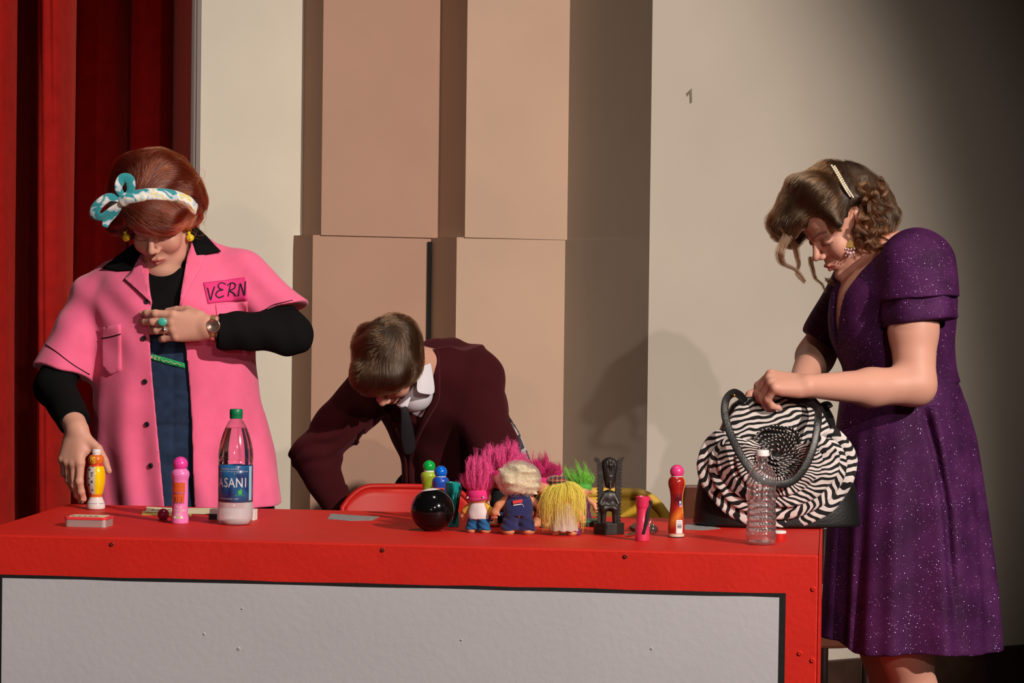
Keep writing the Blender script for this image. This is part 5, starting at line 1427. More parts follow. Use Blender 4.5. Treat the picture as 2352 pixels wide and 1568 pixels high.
HRED = hair_mat('red_hair', (0.23, 0.026, 0.007), 0.2, 0.5)
strands('hair_strands', [l-VO for l in vl], 0.00030, HRED, vh)
rs_ = random.Random(3)
wisps = []
for i in range(70):
    t = rs_.random(); u = 445+rs_.uniform(-8, 14); v = 395+150*t; q = P(u, v, 6.0+rs_.uniform(-.05, .05)); R_c = rs_.uniform(.006, .016); a0 = rs_.uniform(0, 6)
    wisps.append(np.array([q+A(R_c*math.cos(a0+k*0.55)+0.001*k*0.2, R_c*0.6*math.sin(k*0.4), R_c*math.sin(a0+k*0.55)) for k in range(9)])-VO)
strands('hair_curls', wisps, 0.00028, HRED, vh)

# ---- headscarf
def scarf_mat(name='scarf_print', teal=0.36):
    mm = mat(name, (0.5, 0.6, 0.62), 0.85, sheen=0.3); nt = mm.node_tree
    tc = nt.nodes.new('ShaderNodeTexCoord'); n = nt.nodes.new('ShaderNodeTexNoise'); n.inputs['Scale'].default_value = 22; n.inputs['Detail'].default_value = 1; n.inputs['Distortion'].default_value = 1.5
    cr_ = nt.nodes.new('ShaderNodeValToRGB'); cr_.color_ramp.interpolation = 'CONSTANT'; e = cr_.color_ramp.elements
    e[0].position = 0; e[0].color = (0.02, 0.26, 0.30, 1); e[1].position = teal; e[1].color = (0.45, 0.55, 0.62, 1)
    for pos, c_ in ((teal+0.08, (0.72, 0.74, 0.72, 1)), (teal+0.17, (0.68, 0.58, 0.22, 1)), (teal+0.22, (0.5, 0.6, 0.66, 1)), (max(0.70, teal+0.3), (0.06, 0.20, 0.25, 1))):
        q = e.new(pos); q.color = c_
    nt.links.new(tc.outputs['Object'], n.inputs['Vector']); nt.links.new(n.outputs['Fac'], cr_.inputs[0]); nt.links.new(cr_.outputs[0], nt.nodes['Principled BSDF'].inputs['Base Color']); return mm
SCF = scarf_mat(); TEAL = scarf_mat('scarf_bow_print', 0.51)
fr = march([(p[0], p[1]) for p in catmull([A(254, 470, 0), A(280, 458, 0), A(315, 450, 0), A(350, 446, 0), A(395, 449, 0), A(430, 462, 0), A(447, 480, 0)], 5)], h_s, 5.6, 6.03, 0.004)
bk = [P(462, 478, 6.06), P(430, 440, 6.16), P(350, 425, 6.19), P(270, 440, 6.13), P(246, 462, 6.06)]
ring = list(fr)+catmull(bk, 4)
ring.append(ring[0])
so_ = tube('headscarf', [q-VO for q in ring], 0.0150, SCF, vern, n=12, flat=0.36, up=(0, -0.99, 0.1))
k0 = march([(284, 458)], h_s, 5.6, 6.03, 0.006)[0]
kn = su(0.006, ell(k0, (0.014, 0.012, 0.017)), rc(k0+A(.012, -.004, .002), k0+A(.045, -.006, .004), .013, .009))
sdf_obj('knot', kn, k0-0.06, k0+0.08, 0.002, SCF, so_, 1, origin=VO)
def loop(pts, w, m_, nm='bow_loop'):
    ps = catmull([k0+A(x/963, y, -z/963)-VO for x, y, z in pts], 6); n = len(ps)
    tube(nm, ps, [w*(0.55+0.45*math.sin(math.pi*i/(n-1))) for i in range(n)], m_, so_, n=10, flat=0.25, up=(0.3, -1, 0.1))
loop([(0, -.004, -5), (-10, -.014, -25), (-2, -.012, -46), (14, -.008, -44), (16, -.004, -22), (6, 0, -6)], 0.012, TEAL)
loop([(-2, 0, 2), (-30, -.012, -4), (-56, -.010, 14), (-64, -.004, 34), (-50, .004, 40), (-26, .006, 22), (-4, .004, 6)], 0.013, TEAL)
loop([(-4, 0, 6), (-22, .010, 26), (-38, .014, 44), (-44, .012, 62)], 0.012, TEAL, 'scarf_tail')
# ---- earrings
YB = gloss('yellow_ball', (0.80, 0.62, 0.02), 0.3)
for u, v in ((437, 546), (290, 546)):
    q = P(u, v, 5.985 if u > 400 else 5.93)
    eo = tube('earring', [q+A(0, 0, .026)-VO, q+A(0.002, -.002, .018)-VO, q+A(0, 0, .008)-VO], 0.0009, mat('gold_wire', (0.7, 0.45, 0.12), 0.3, metal=1), vern, n=6)
    Vs, Fs = sphere_vf(q-VO, 0.0092, 16); mesh('ball', Vs, Fs, YB, eo)
    Vs, Fs = sphere_vf(q-VO+A(-.003, 0, .0115), 0.0042, 10); mesh('bead', Vs, Fs, YB, eo)
    if u > 400:
        for dz in (0.003, 0, -0.003): tube('ball_print', [q-VO+A(-.0015, -.0092, dz), q-VO+A(.0015, -.0092, dz)], 0.0004, M['ink'], eo, n=5)
# ================================================================== person in the maroon cardigan, bent over behind the counter
KY = 6.38
KO = P(1040, 1160, 6.5)*A(1, 1, 0)
kid = person('person', KO, 'person in dark maroon cardigan and white collar bending head-down behind the counter')
k_rows = [(800, 905, 1100, .0, .105), (850, 868, 1138, .0, .140), (900, 862, 1156, .02, .150), (950, 868, 1170, .05, .155), (1000, 900, 1180, .09, .150),
          (1050, 918, 1186, .12, .145), (1120, 925, 1190, .15, .140), (1220, 915, 1200, .18, .140)]
k_torso = su(0.03, loft(secs(k_rows, KY)), rc(P(1000, 822, 6.42), P(1075, 842, 6.42), .053, .060))
ksL, keL, kwL = P(858, 890, 6.34), P(727, 1038, 6.26), P(777, 1166, 6.225)
ksR, keR, kwR = P(1092, 868, 6.34), P(1130, 1030, 6.28), P(1128, 1140, 6.24)
kn1, kn2 = snoise(41, 40), snoise(42, 85)
sl1 = chain([ksL, keL, kwL], [.066, .055, .036], 0.03); sl1 = inter(0.003, sl1, plane(P(778, 1172, 6.22), kwL-keL))
sl2 = chain([ksR, keR, kwR], [.072, .058, .036], 0.03)
def k_fold(p):
    arm = (p[:, 0] < P(850, 0, 6.3)[0])
    d = 0.0045*kn1(p)+0.0016*kn2(p)
    d += arm*0.0045*np.sin((p[:, 2]*0.9-p[:, 0]*0.5)*170+2*np.sin(p[:, 0]*40))*np.exp(-((p[:, 2]-keL[2]-0.02)/0.05)**2)
    d += 0.006*np.sin((p[:, 0]-p[:, 2]*0.5)*55)*np.exp(-((p[:, 0]-P(1075, 0, 6.3)[0])/0.06)**2)
    return d
k_core = su(0.025, k_torso, sl1, sl2)
HRk = rotm('y', 10) @ rotm('z', -14) @ rotm('x', 76); HCk = P(895, 832, 6.13); HSk = 0.92
k_head = guard(place(head_sdf(), HRk, HCk, HSk), HCk, 0.17)
# neck opening and open front
neck_c = P(940, 880, 6.20)
vn = pxline([(930, 870), (912, 900), (915, 930), (925, 970), (932, 1010), (934, 1060)], 6.22); vr = pxline([(1000, 800), (1000, 870), (985, 925), (962, 970), (945, 1010), (938, 1060)], 6.22)
def k_cut(p): return np.maximum(np.maximum(vn(p)-p[:, 0], p[:, 0]-vr(p)), np.maximum(p[:, 1]-6.30, np.maximum(P(0, 1010, 6.22)[2]-p[:, 2], p[:, 2]-P(0, 812, 6.22)[2])))
def k_card(p):
    d = k_core(p)+k_fold(p); d = np.maximum(d, -k_cut(p))
    hd = np.linalg.norm(p-HCk, axis=1)-0.115
    return np.maximum(d, -hd)
def knit_mat():
    mm = mat('maroon_knit', (0.036, 0.0045, 0.0065), 0.95, spec=0.1, sheen=0.12, bump=0.0); nt = mm.node_tree
    mm.node_tree.nodes['Principled BSDF'].inputs['Sheen Tint'].default_value = (0.8, 0.25, 0.3, 1)
    tc = nt.nodes.new('ShaderNodeTexCoord'); w = nt.nodes.new('ShaderNodeTexWave'); w.inputs['Scale'].default_value = 130; w.inputs['Distortion'].default_value = 1.5
    bp = nt.nodes.new('ShaderNodeBump'); bp.inputs['Strength'].default_value = 0.35; bp.inputs['Distance'].default_value = 0.0015
    nt.links.new(tc.outputs['Object'], w.inputs['Vector']); nt.links.new(w.outputs['Fac'], bp.inputs['Height']); nt.links.new(bp.outputs['Normal'], nt.nodes['Principled BSDF'].inputs['Normal']); return mm
M['knit'] = knit_mat()
sdf_obj('cardigan', k_card, A(-0.62, 5.98, 0.62), A(0.12, 6.80, 1.20), 0.0035, M['knit'], kid, 1, origin=KO, proj=False)
# ribbed cuff
cu_a, cu_b = keL+(kwL-keL)*0.70, keL+(kwL-keL)*1.05
cf = inter(0.002, rc(cu_a, cu_b, .041, .037), plane(cu_b, kwL-keL), plane(cu_a, keL-kwL))
ax_ = (kwL-keL)/np.linalg.norm(kwL-keL); e1 = np.cross(ax_, A(0, 1, 0)); e1 /= np.linalg.norm(e1); e2 = np.cross(ax_, e1)
cfd = disp(cf, lambda p: 0.0012*np.sin(np.arctan2((p-cu_a) @ e1, (p-cu_a) @ e2)*26))
sdf_obj('cuff', cfd, np.minimum(cu_a, cu_b)-.05, np.maximum(cu_a, cu_b)+.05, 0.0022, M['knit'], kid, 0, origin=KO, proj=False)
# body
hk1, tk1, _ = hand_sdf(kwL+(kwL-keL)*0.12, kwL-keL+A(0.0, 0.0, -0.06), A(0.5, -0.8, 0), A(-0.6, -0.6, 0.3), [(15, 25, 15), (20, 28, 18), (24, 30, 20), (28, 34, 22)], [0, -2, -4, -6], [(0.7, 0.5, -0.4), (0.9, 0.2, -0.4)], 0.95)
hk2, tk2, _ = hand_sdf(kwR+A(-0.01, -0.01, -0.03), A(-0.1, -0.2, -0.95), A(-0.4, -0.8, 0.3), A(0.4, -0.6, 0.5), [(20, 30, 20), (24, 30, 20), (28, 30, 20), (30, 34, 22)], [0, -2, -4, -6], [(0.7, 0.5, -0.4), (0.9, 0.2, -0.4)], 0.95)
k_body = su(0.012, su(0.02, k_head, rc(HCk+A(0.02, 0.05, 0.0), P(985, 850, 6.32), .052, .056)), off(k_torso, -0.03), su(0.01, chain([ksL, keL, kwL, kwL+(kwL-keL)*0.12], [.045, .04, .026, .026], 0.02), hk1), su(0.01, chain([ksR, keR, kwR, kwR+A(-0.01, -0.01, -0.03)], [.045, .04, .026, .026], 0.02), hk2))
kb = sdf_obj('body', k_body, A(-0.60, 5.92, 0.55), A(0.12, 6.80, 1.24), 0.0027, M['skin'], kid, 1, origin=KO)
def kp(co):
    q = ((co+KO-HCk) @ HRk)/HSk; C = np.tile(A(0.56, 0.30, 0.22), (len(co), 1)); m_ = np.linalg.norm(q, axis=1) < 0.17
    C[m_] = head_paint(q[m_], C[m_].copy(), lip=(0.45, 0.16, 0.13)); return C
paint(kb, kp)
# white shirt: collar wings and the throat
WS = mat('white_shirt', (0.60, 0.58, 0.64), 0.85, sheen=0.2, bump=0.2, bscale=300)
sh = inter(0.003, off(k_torso, -0.016), plane(P(0, 1030, 6.25), A(0, 0, -1)))
sh = su(0.012, sh, ell(P(948, 905, 6.22), (.050, .05, .045)))
sh = sub(0.002, sh, guard(off(k_head, 0.004), HCk, 0.2))
so = sdf_obj('shirt', sh, A(-0.40, 6.05, 0.80), A(0.02, 6.5, 1.16), 0.0035, WS, kid, 1, origin=KO, proj=False)
def strip3(name, rows, m_, parent, t=0.003):
    V, F = [], []
    for a, b in rows: V += [a-KO, (a+b)/2-KO+A(0, -0.004, 0), b-KO]
    for i in range(len(rows)-1):
        for k in (0, 1): q = i*3+k; F.append((q, q+3, q+4, q+1))
    o = mesh(name, V, F, m_, parent); solidify(o, t, 0); subsurf(o, 2); return o
strip3('collar', [(P(962, 800, 6.22), P(984, 806, 6.24)), (P(960, 840, 6.17), P(993, 846, 6.21)), (P(957, 880, 6.13), P(999, 882, 6.19)), (P(955, 903, 6.115), P(1001, 909, 6.18))], WS, kid)
strip3('collar', [(P(925, 925, 6.10), P(948, 905, 6.11)), (P(915, 932, 6.10), P(938, 928, 6.10)), (P(908, 926, 6.11), P(934, 945, 6.10))], WS, kid)
TIE = mat('dark_tie', (0.008, 0.008, 0.010), 0.7)
strip3('tie', [(P(918, 935, 6.095), P(936, 930, 6.10)), (P(922, 960, 6.10), P(942, 952, 6.105)), (P(918, 1000, 6.12), P(952, 990, 6.125)), (P(928, 1050, 6.15), P(958, 1040, 6.16))], TIE, kid)
kc_s = lambda p: k_core(p)+k_fold(p)
for uv in ([(1001, 806), (1003, 850), (1002, 912), (980, 955), (958, 1000), (945, 1050), (945, 1110)], [(868, 925), (890, 955), (908, 985), (922, 1020), (930, 1060), (932, 1110)]):
    line_on('button_band', uv, kc_s, 5.8, 6.4, 0.0085, M['knit'], kid, 0.001, KO, flat=0.5)
# hair
k_hair = place(inter(0.008, su(0.02, ell((0, 0.016, 0.040), (0.0815, 0.100, 0.094)), ell((0.0, -0.055, 0.075), (0.062, 0.046, 0.040)), ell((0, 0.07, -0.01), (0.060, 0.045, 0.055))),
     lambda q: -np.minimum(np.minimum(q[:, 2]*0.9+0.062-q[:, 1]*0.9, np.where(np.abs(q[:, 0]) > 0.055, q[:, 1]*1.0+0.052+np.maximum(q[:, 2]-0.0, 0)*1.5, 1)), q[:, 2]+0.075)), HRk, HCk, HSk)
khn = snoise(51, 60); k_hair = disp(k_hair, lambda p: 0.0055*khn(p))
M['brownhairbase'] = mat('brown_hair_base', (0.018, 0.009, 0.005), 0.6, bump=0.4, bscale=150)
kV, kQ = nets(k_hair, HCk-0.16, HCk+0.17, 0.0030)
kh = np_mesh('hair', kV-KO, kQ, M['brownhairbase'], kid, smooth_iter=1)
wh = HCk+HRk @ A(0.012, 0.055, 0.125)*HSk                   # whorl at the crown
ksw = snoise(52, 30); kx, ky_, kz = snoise(53, 70), snoise(54, 70), snoise(55, 70)
def k_flow(p):
    r = p-wh; fwd = (HRk @ A(0.0, -1.0, -0.25)); tw = np.cross(r, HRk @ A(0, 0.2, 1)); s_ = ksw(p)[:, None]
    return r/(np.linalg.norm(r, axis=1)[:, None]+1e-4)*0.9+fwd*0.65+tw/(np.linalg.norm(r, axis=1)[:, None]+1e-4)*(0.25+0.35*s_)+0.45*np.stack([kx(p), ky_(p), kz(p)], 1)
rt = pick(kV, 7500, 9)
kl = comb(k_hair, rt, k_flow, 9, 0.0066, 0.0003, 0.012, 10, 0.09)
HBR = hair_mat('brown_hair', (0.085, 0.036, 0.014), 0.2, 0.55)
strands('hair_strands', [l-KO for l in kl], 0.00030, HBR, kh)
# plaid shirt tail behind the hip, and dark trousers below
def plaid_mat():
    mm = mat('grey_plaid', (0.3, 0.3, 0.3), 0.9); nt = mm.node_tree; tc = nt.nodes.new('ShaderNodeTexCoord'); ck = nt.nodes.new('ShaderNodeTexChecker'); ck.inputs['Scale'].default_value = 26
    mp = nt.nodes.new('ShaderNodeMapping'); mp.inputs['Rotation'].default_value = (0.3, 0.6, 0.2)
    ck.inputs['Color1'].default_value = (0.42, 0.37, 0.38, 1); ck.inputs['Color2'].default_value = (0.035, 0.035, 0.045, 1)
    nt.links.new(tc.outputs['Object'], mp.inputs[0]); nt.links.new(mp.outputs[0], ck.inputs['Vector']); nt.links.new(ck.outputs[0], nt.nodes['Principled BSDF'].inputs['Base Color']); return mm
sk_rows = [(935, 1040, 1158, .28, .11), (1000, 1020, 1192, .27, .14), (1060, 1000, 1216, .27, .16), (1150, 980, 1242, .27, .17), (1260, 960, 1262, .27, .19)]
skf = loft(secs(sk_rows, KY)); skd = disp(skf, lambda p: 0.006*np.sin(np.arctan2(p[:, 1]-6.65, p[:, 0]+0.05)*16))
sdf_obj('plaid_skirt', skd, A(-0.30, 6.40, 0.60), A(0.16, 6.95, 1.0), 0.005, plaid_mat(), kid, 1, origin=KO, proj=False)
lg = su(0.02, *[chain([A(KO[0]+sx, 6.66, 0.70), A(KO[0]+sx*1.1, 6.60, 0.40), A(KO[0]+sx*1.1, 6.68, 0.06)], [.075, .055, .035], 0.02) for sx in (-0.09, 0.09)])
sdf_obj('dark_tights', lg, A(KO[0]-.25, 6.45, 0.03), A(KO[0]+.25, 6.85, 0.8), 0.006, M['blackcloth'], kid, 1, origin=KO, proj=False)
for sx in (-0.10, 0.10):
    sdf_obj('shoe', inter(0.004, ell(A(KO[0]+sx, 6.63, 0.035), (.042, .12, .045)), plane(A(0, 0, 0.004), A(0, 0, -1))), A(KO[0]+sx-.06, 6.48, 0), A(KO[0]+sx+.06, 6.77, .09), 0.005, M['blk'], kid, 1, origin=KO)
# ================================================================== woman in the purple dress at the right end
WY = 5.75
def W_(u, v, dy=0.0): return P(u, v, WY+dy)
WO = W_(2085, 1300)*A(1, 1, 0)
lady = person('person', WO, 'person in sparkly purple dress leaning over the zebra handbag, pearl clip in wavy brown hair')
wF = A(-0.90, -0.43, 0); wL = A(0.43, -0.90, 0)
w_rows = [(1500, 1887, 2286, 0, .192), (1462, 1889, 2284, 0, .190), (1400, 1893, 2281, 0, .186), (1300, 1898, 2273, 0, .178), (1200, 1903, 2262, 0, .170), (1100, 1909, 2250, 0, .162), (1000, 1918, 2236, 0, .155), (930, 1928, 2218, 0, .148), (890, 1934, 2204, 0, .142),
          (852, 1938, 2194, 0, .138), (820, 1926, 2192, 0, .140), (780, 1912, 2192, 0, .145), (730, 1908, 2194, 0, .148), (670, 1915, 2190, .0, .150), (625, 1940, 2170, .02, .150), (590, 1972, 2142, .04, .140), (560, 2005, 2115, .05, .110), (540, 2035, 2085, .05, .07)]
w_torso = loft(secs(w_rows, WY), 2.15)
zw = W_(0, 852)[2]; zh = W_(0, 1462)[2]
def w_fold(p):
    a = np.arctan2(p[:, 1]-WY, p[:, 0]-W_(2085, 1200)[0]); t = np.clip((zw-p[:, 2])/(zw-zh), 0, 1)
    d = t**0.8*(0.009*np.sin(a*7+0.6)+0.006*np.sin(a*12+1.9)+0.0025*np.sin(a*21))
    # deep fold running down from the hip and the seam at the waist
    xf_ = np.interp(p[:, 2], [W_(0, 1462)[2], W_(0, 1235)[2], W_(0, 1130)[2], W_(0, 1000)[2], W_(0, 900)[2]], [W_(2185, 0)[0], W_(2172, 0)[0], W_(2165, 0)[0], W_(2138, 0)[0], W_(2112, 0)[0]])
    fr_ = (p[:, 1] < WY)
    g_ = np.exp(-((p[:, 0]-xf_)/0.010)**2)*fr_*np.clip((W_(0, 890)[2]-p[:, 2])/0.05, 0, 1)*np.clip((p[:, 2]-W_(0, 1420)[2])/0.2, 0.0, 1)
    d += 0.014*g_-0.006*np.exp(-((p[:, 0]-xf_-0.022)/0.014)**2)*fr_*(p[:, 2] < W_(0, 900)[2])*np.clip((p[:, 2]-W_(0, 1420)[2])/0.2, 0.0, 1)
    xg = np.interp(p[:, 2], [W_(0, 1462)[2], W_(0, 950)[2]], [W_(1968, 0)[0], W_(1990, 0)[0]])
    d += 0.012*np.exp(-((p[:, 0]-xg)/0.012)**2)*fr_*t
    d += 0.0025*np.exp(-((p[:, 2]-zw)/0.003)**2)
    d += 0.0035*wn1(p)*(p[:, 2] > zw)
    return d
wn1 = snoise(61, 40)
# V neckline cut from the front of the bodice
z0, z1 = W_(0, 775)[2], W_(0, 560)[2]
ctr = A(W_(2045, 0)[0], WY+0.02)
def w_vee(p):
    lat = (p[:, :2]-ctr) @ wL[:2]; fw = (p[:, :2]-ctr) @ wF[:2]
    w = np.clip((p[:, 2]-z0)/(z1-z0), 0, 1.4)*0.066
    return np.maximum(np.abs(lat-0.0)-w, -(fw+0.02-np.clip(p[:, 2]-W_(0, 600)[2], 0, 1)*1.2))
nsh, nel, nwr = W_(2108, 622, -0.13), W_(2102, 884, -0.20), W_(1856, 886, -0.345)       # near arm
fsh, fel, fwr = W_(1988, 618, 0.20), W_(1872, 820, 0.20), W_(1835, 886, -0.165)           # far arm
slN = rc(nsh+A(0, .01, 0.012), W_(2112, 725, -0.155), .074, .083)
slF = rc(fsh, W_(1905, 772, 0.20), .064, .066)
def w_tiers(p, top):
    return p
cN1 = plane(W_(2110, 690, -0.15), A(0.10, -0.1, -1)); cN2 = plane(W_(2110, 742, -0.16), A(0.13, -0.1, -1)); cF = plane(W_(1895, 790, 0.2), fel-fsh)
w_up = su(0.025, w_torso, inter(0.003, off(slN, 0.010), cN1), inter(0.004, slF, cF))
def glitter_mat():
    mm = mat('purple_glitter', (0.060, 0.012, 0.066), 0.65, spec=0.12, sheen=0.0, var=0.45, vscale=14); nt = mm.node_tree; b = nt.nodes['Principled BSDF']
    b.inputs['Sheen Tint'].default_value = (0.6, 0.3, 1, 1)
    tc = nt.nodes.new('ShaderNodeTexCoord'); v = nt.nodes.new('ShaderNodeTexVoronoi'); v.inputs['Scale'].default_value = 850
    nt.links.new(tc.outputs['Object'], v.inputs['Vector'])
    wn = nt.nodes.new('ShaderNodeTexWhiteNoise'); nt.links.new(v.outputs['Color'], wn.inputs['Vector'])
    gt = nt.nodes.new('ShaderNodeMath'); gt.operation = 'GREATER_THAN'; gt.inputs[1].default_value = 0.82; nt.links.new(wn.outputs['Value'], gt.inputs[0])
    mn = nt.nodes.new('ShaderNodeMath'); mn.operation = 'LESS_THAN'; mn.inputs[1].default_value = 0.42; nt.links.new(v.outputs['Distance'], mn.inputs[0])
    ml = nt.nodes.new('ShaderNodeMath'); ml.operation = 'MULTIPLY'; nt.links.new(gt.outputs[0], ml.inputs[0]); nt.links.new(mn.outputs[0], ml.inputs[1])
    g = nt.nodes.new('ShaderNodeBsdfGlossy'); g.inputs['Roughness'].default_value = 0.28; g.inputs['Color'].default_value = (0.30, 0.19, 0.40, 1)
    ge = nt.nodes.new('ShaderNodeNewGeometry'); sb_ = nt.nodes.new('ShaderNodeVectorMath'); sb_.operation = 'SUBTRACT'; sb_.inputs[1].default_value = (0.5, 0.5, 0.5); nt.links.new(v.outputs['Color'], sb_.inputs[0])
    sc_ = nt.nodes.new('ShaderNodeVectorMath'); sc_.operation = 'SCALE'; sc_.inputs['Scale'].default_value = 1.5; nt.links.new(sb_.outputs[0], sc_.inputs[0])
    ad = nt.nodes.new('ShaderNodeVectorMath'); nt.links.new(ge.outputs['Normal'], ad.inputs[0]); nt.links.new(sc_.outputs[0], ad.inputs[1])
    nm = nt.nodes.new('ShaderNodeVectorMath'); nm.operation = 'NORMALIZE'; nt.links.new(ad.outputs[0], nm.inputs[0]); nt.links.new(nm.outputs[0], g.inputs['Normal'])
    mx = nt.nodes.new('ShaderNodeMixShader'); nt.links.new(ml.outputs[0], mx.inputs[0]); nt.links.new(b.outputs[0], mx.inputs[1]); nt.links.new(g.outputs[0], mx.inputs[2])
    nt.links.new(mx.outputs[0], nt.nodes['Material Output'].inputs[0]); return mm
M['purple'] = glitter_mat()
def w_dress(p):
    d = w_up(p)+w_fold(p)
    hem = W_(0, 1455)[2]+0.020*np.clip((W_(1968, 0)[0]-p[:, 0])/0.03, 0, 1)+0.004*np.sin(p[:, 0]*22)
    d = np.maximum(d, hem-p[:, 2])
    d = np.maximum(d, -w_vee(p))
    ins = d+0.02
    d = np.maximum(d, np.where(p[:, 2] < zw-0.12, -(d+0.006), -1))
    return d
sdf_obj('purple_dress', w_dress, A(0.60, 5.42, 0.38), A(1.22, 6.06, 1.44), 0.0033, M['purple'], lady, 1, origin=WO, proj=False)
t2 = inter(0.003, disp(off(slN, 0.0), lambda p: 0.003*np.sin(np.arctan2(p[:, 1]-nsh[1], p[:, 0]-nsh[0])*7)), cN2, plane(W_(2110, 660, -0.15), A(0, 0, 1)))
t2 = lambda p, f=t2: np.maximum(f(p), -(f(p)+0.007))
sdf_obj('sleeve_ruffle', t2, A(0.78, 5.38, 1.10), A(1.12, 5.76, 1.36), 0.0030, M['purple'], lady, 1, origin=WO, proj=False)
# ---- body
HRw = rotm('y', -2) @ rotm('z', -66) @ rotm('x', 36); HCw = W_(1930, 512, 0.02); HSw = 0.935
w_head = guard(place(head_sdf(cheek=1.05), HRw, HCw, HSw), HCw+A(-.02, 0, -.03), 0.17)
hw1, tw1, Lw1 = hand_sdf(nwr, A(-0.96, 0.02, 0.10), A(-0.1, 0.9, -0.3), A(0.02, -0.55, 0.85),
    [(58, 30, 8), (64, 46, 22), (68, 54, 30), (70, 56, 34)], [3, 0, -3, -6], [(0.55, 0.35, -0.75), (0.75, -0.1, -0.65), (0.8, -0.3, -0.5)], 0.96)
hw2, tw2, _ = hand_sdf(fwr, A(-1, 0.0, -0.12), A(0, -0.9, -0.2), A(0.0, 0.3, 0.9), [(25, 30, 20), (28, 32, 22), (32, 34, 24), (34, 36, 26)], [2, 0, -3, -5], [(0.6, 0.6, -0.4), (0.85, 0.2, -0.4)], 0.92)
w_bodyf = su(0.014, su(0.024, w_head, rc(HCw+A(0.055, 0.01, -0.05), W_(2045, 610, 0.03), .050, .058)), lambda p: w_torso(p)+np.where(p[:, 2] < zw+0.05, 0.034, 0.010))
w_bodyf = su(0.03, w_bodyf, rc(W_(2050, 600, .04), W_(2040, 680, .03), .07, .09))
w_armN = su(0.010, chain([nsh, W_(2098, 760, -.17), nel, W_(2000, 890, -.235), nwr], [.056, .0525, .044, .0405, .0245], 0.02), hw1)
w_armF = su(0.010, chain([fsh, fel, fwr], [.050, .043, .025], 0.02), hw2)
w_legs = [su(0.012, chain([W_(2078, 1380, -.06), W_(2083, 1490, -.07), W_(2103, 1600, -.05), W_(2115, 1720, -.04), A(W_(2118, 0)[0], WY-.04, 0.09)], [.075, .058, .0485, .052, .033], 0.03), ell(A(W_(2085, 0)[0], WY-.07, 0.045), (.11, .04, .038))),
          su(0.012, chain([W_(2040, 1380, .10), W_(2035, 1490, .11), W_(2050, 1600, .12), W_(2060, 1720, .12), A(W_(2065, 0)[0], WY+.12, 0.09)], [.072, .055, .047, .050, .033], 0.03), ell(A(W_(2030, 0)[0], WY+.10, 0.045), (.11, .04, .038)))]
w_body = su(0.012, w_bodyf, w_armN, w_armF)
w_full = su(0.02, su(0.02, inter(0.02, w_bodyf, plane(A(0, 0, 0.62), A(0, 0, -1))), *w_legs), w_armN, w_armF)
wb = sdf_obj('body', w_full, A(0.50, 5.28, 0.0), A(1.20, 6.08, 1.60), 0.0025, M['skin'], lady, 1, origin=WO)
def wp_(co):
    q = ((co+WO-HCw) @ HRw)/HSw; C = np.tile(SKIN*A(1.0, 0.97, 0.97), (len(co), 1)); m_ = np.linalg.norm(q, axis=1) < 0.17
    C[m_] = head_paint(q[m_], C[m_].copy(), lip=(0.42, 0.10, 0.09), brow=(0.09, 0.045, 0.03)); return C
paint(wb, wp_)
for cx, cy in ((2085, WY-.07), (2030, WY+.10)):
    x = W_(cx, 0)[0]; sdf_obj('shoe', inter(0.003, ell(A(x-0.005, cy, 0.035), (.128, .047, .040)), plane(A(0, 0, 0.004), A(0, 0, -1))), A(x-.15, cy-.06, 0), A(x+.14, cy+.06, .09), 0.005, M['blk'], lady, 1, origin=WO)

# ---- hair: chin-length waves, side swept
wa = ell(W_(1915, 462, 0.03), (0.098, 0.098, 0.092)); wb2 = ell(W_(1985, 490, 0.04), (0.062, 0.085, 0.088)); wc2 = ell(W_(1995, 540, 0.03), (0.036, 0.075, 0.038))
wd = rc(W_(1850, 440, -0.03), W_(1800, 520, -0.02), 0.050, 0.033); we = rc(W_(1880, 450, -0.05), W_(1925, 505, -0.068), 0.040, 0.018)
wfar = rc(W_(1850, 480, 0.08), W_(1815, 540, 0.09), 0.05, 0.03)
w_hair0 = su(0.025, wa, wb2, wc2, wd, we, wfar)
whn, whn2 = snoise(91, 55), snoise(92, 120)
w_hair1 = disp(w_hair0, lambda p: (0.006*whn(p)+0.002*whn2(p))*np.where(p[:, 0] > W_(1950, 0)[0], 1.5, 0.7))
# keep the face, ear and side of the neck clear
facew = place(ell((0.0, -0.080, -0.046), (0.10, 0.098, 0.070)), HRw, HCw, HSw)
earw = place(ell((-0.085, 0.012, -0.006), (0.05, 0.026, 0.040)), HRw, HCw, HSw)
earw2 = place(ell((0.085, 0.012, -0.006), (0.05, 0.026, 0.040)), HRw, HCw, HSw)
near_ear = earw if (HRw @ A(-1, 0, 0))[1] < 0 else earw2
w_hair = sub(0.006, w_hair1, facew, near_ear)
M['wavebase'] = mat('wavy_hair_base', (0.02, 0.0095, 0.005), 0.55, bump=0.4, bscale=150)
wV, wQ = nets(w_hair, W_(1740, 600, -.16), W_(2070, 350, .18), 0.0030)
whr = np_mesh('hair', wV-WO, wQ, M['wavebase'], lady, smooth_iter=1)
part_c = W_(1900, 392, 0.0); wsw = snoise(93, 24)
def w_flow(p):
    o = np.zeros_like(p); x = p[:, 0]; s_ = wsw(p)
    back = x > W_(1945, 0)[0]
    o[:, 0] = np.where(back, 0.55+0.5*s_, -0.55+0.9*np.clip((W_(0, 470)[2]-p[:, 2])/0.05, 0, 1)); o[:, 1] = -0.15+0.2*s_; o[:, 2] = np.where(back, -0.65+0.6*s_, -0.75+0.25*s_)
    return o
rt = pick(wV, 7500, 13)
wl_ = comb(w_hair, rt, w_flow, 10, 0.0075, 0.0003, 0.008, 14, 0.08)
HWV = hair_mat('wavy_brown_hair', (0.09, 0.037, 0.014), 0.2, 0.55)
strands('hair_strands', [l-WO for l in wl_], 0.00030, HWV, whr)
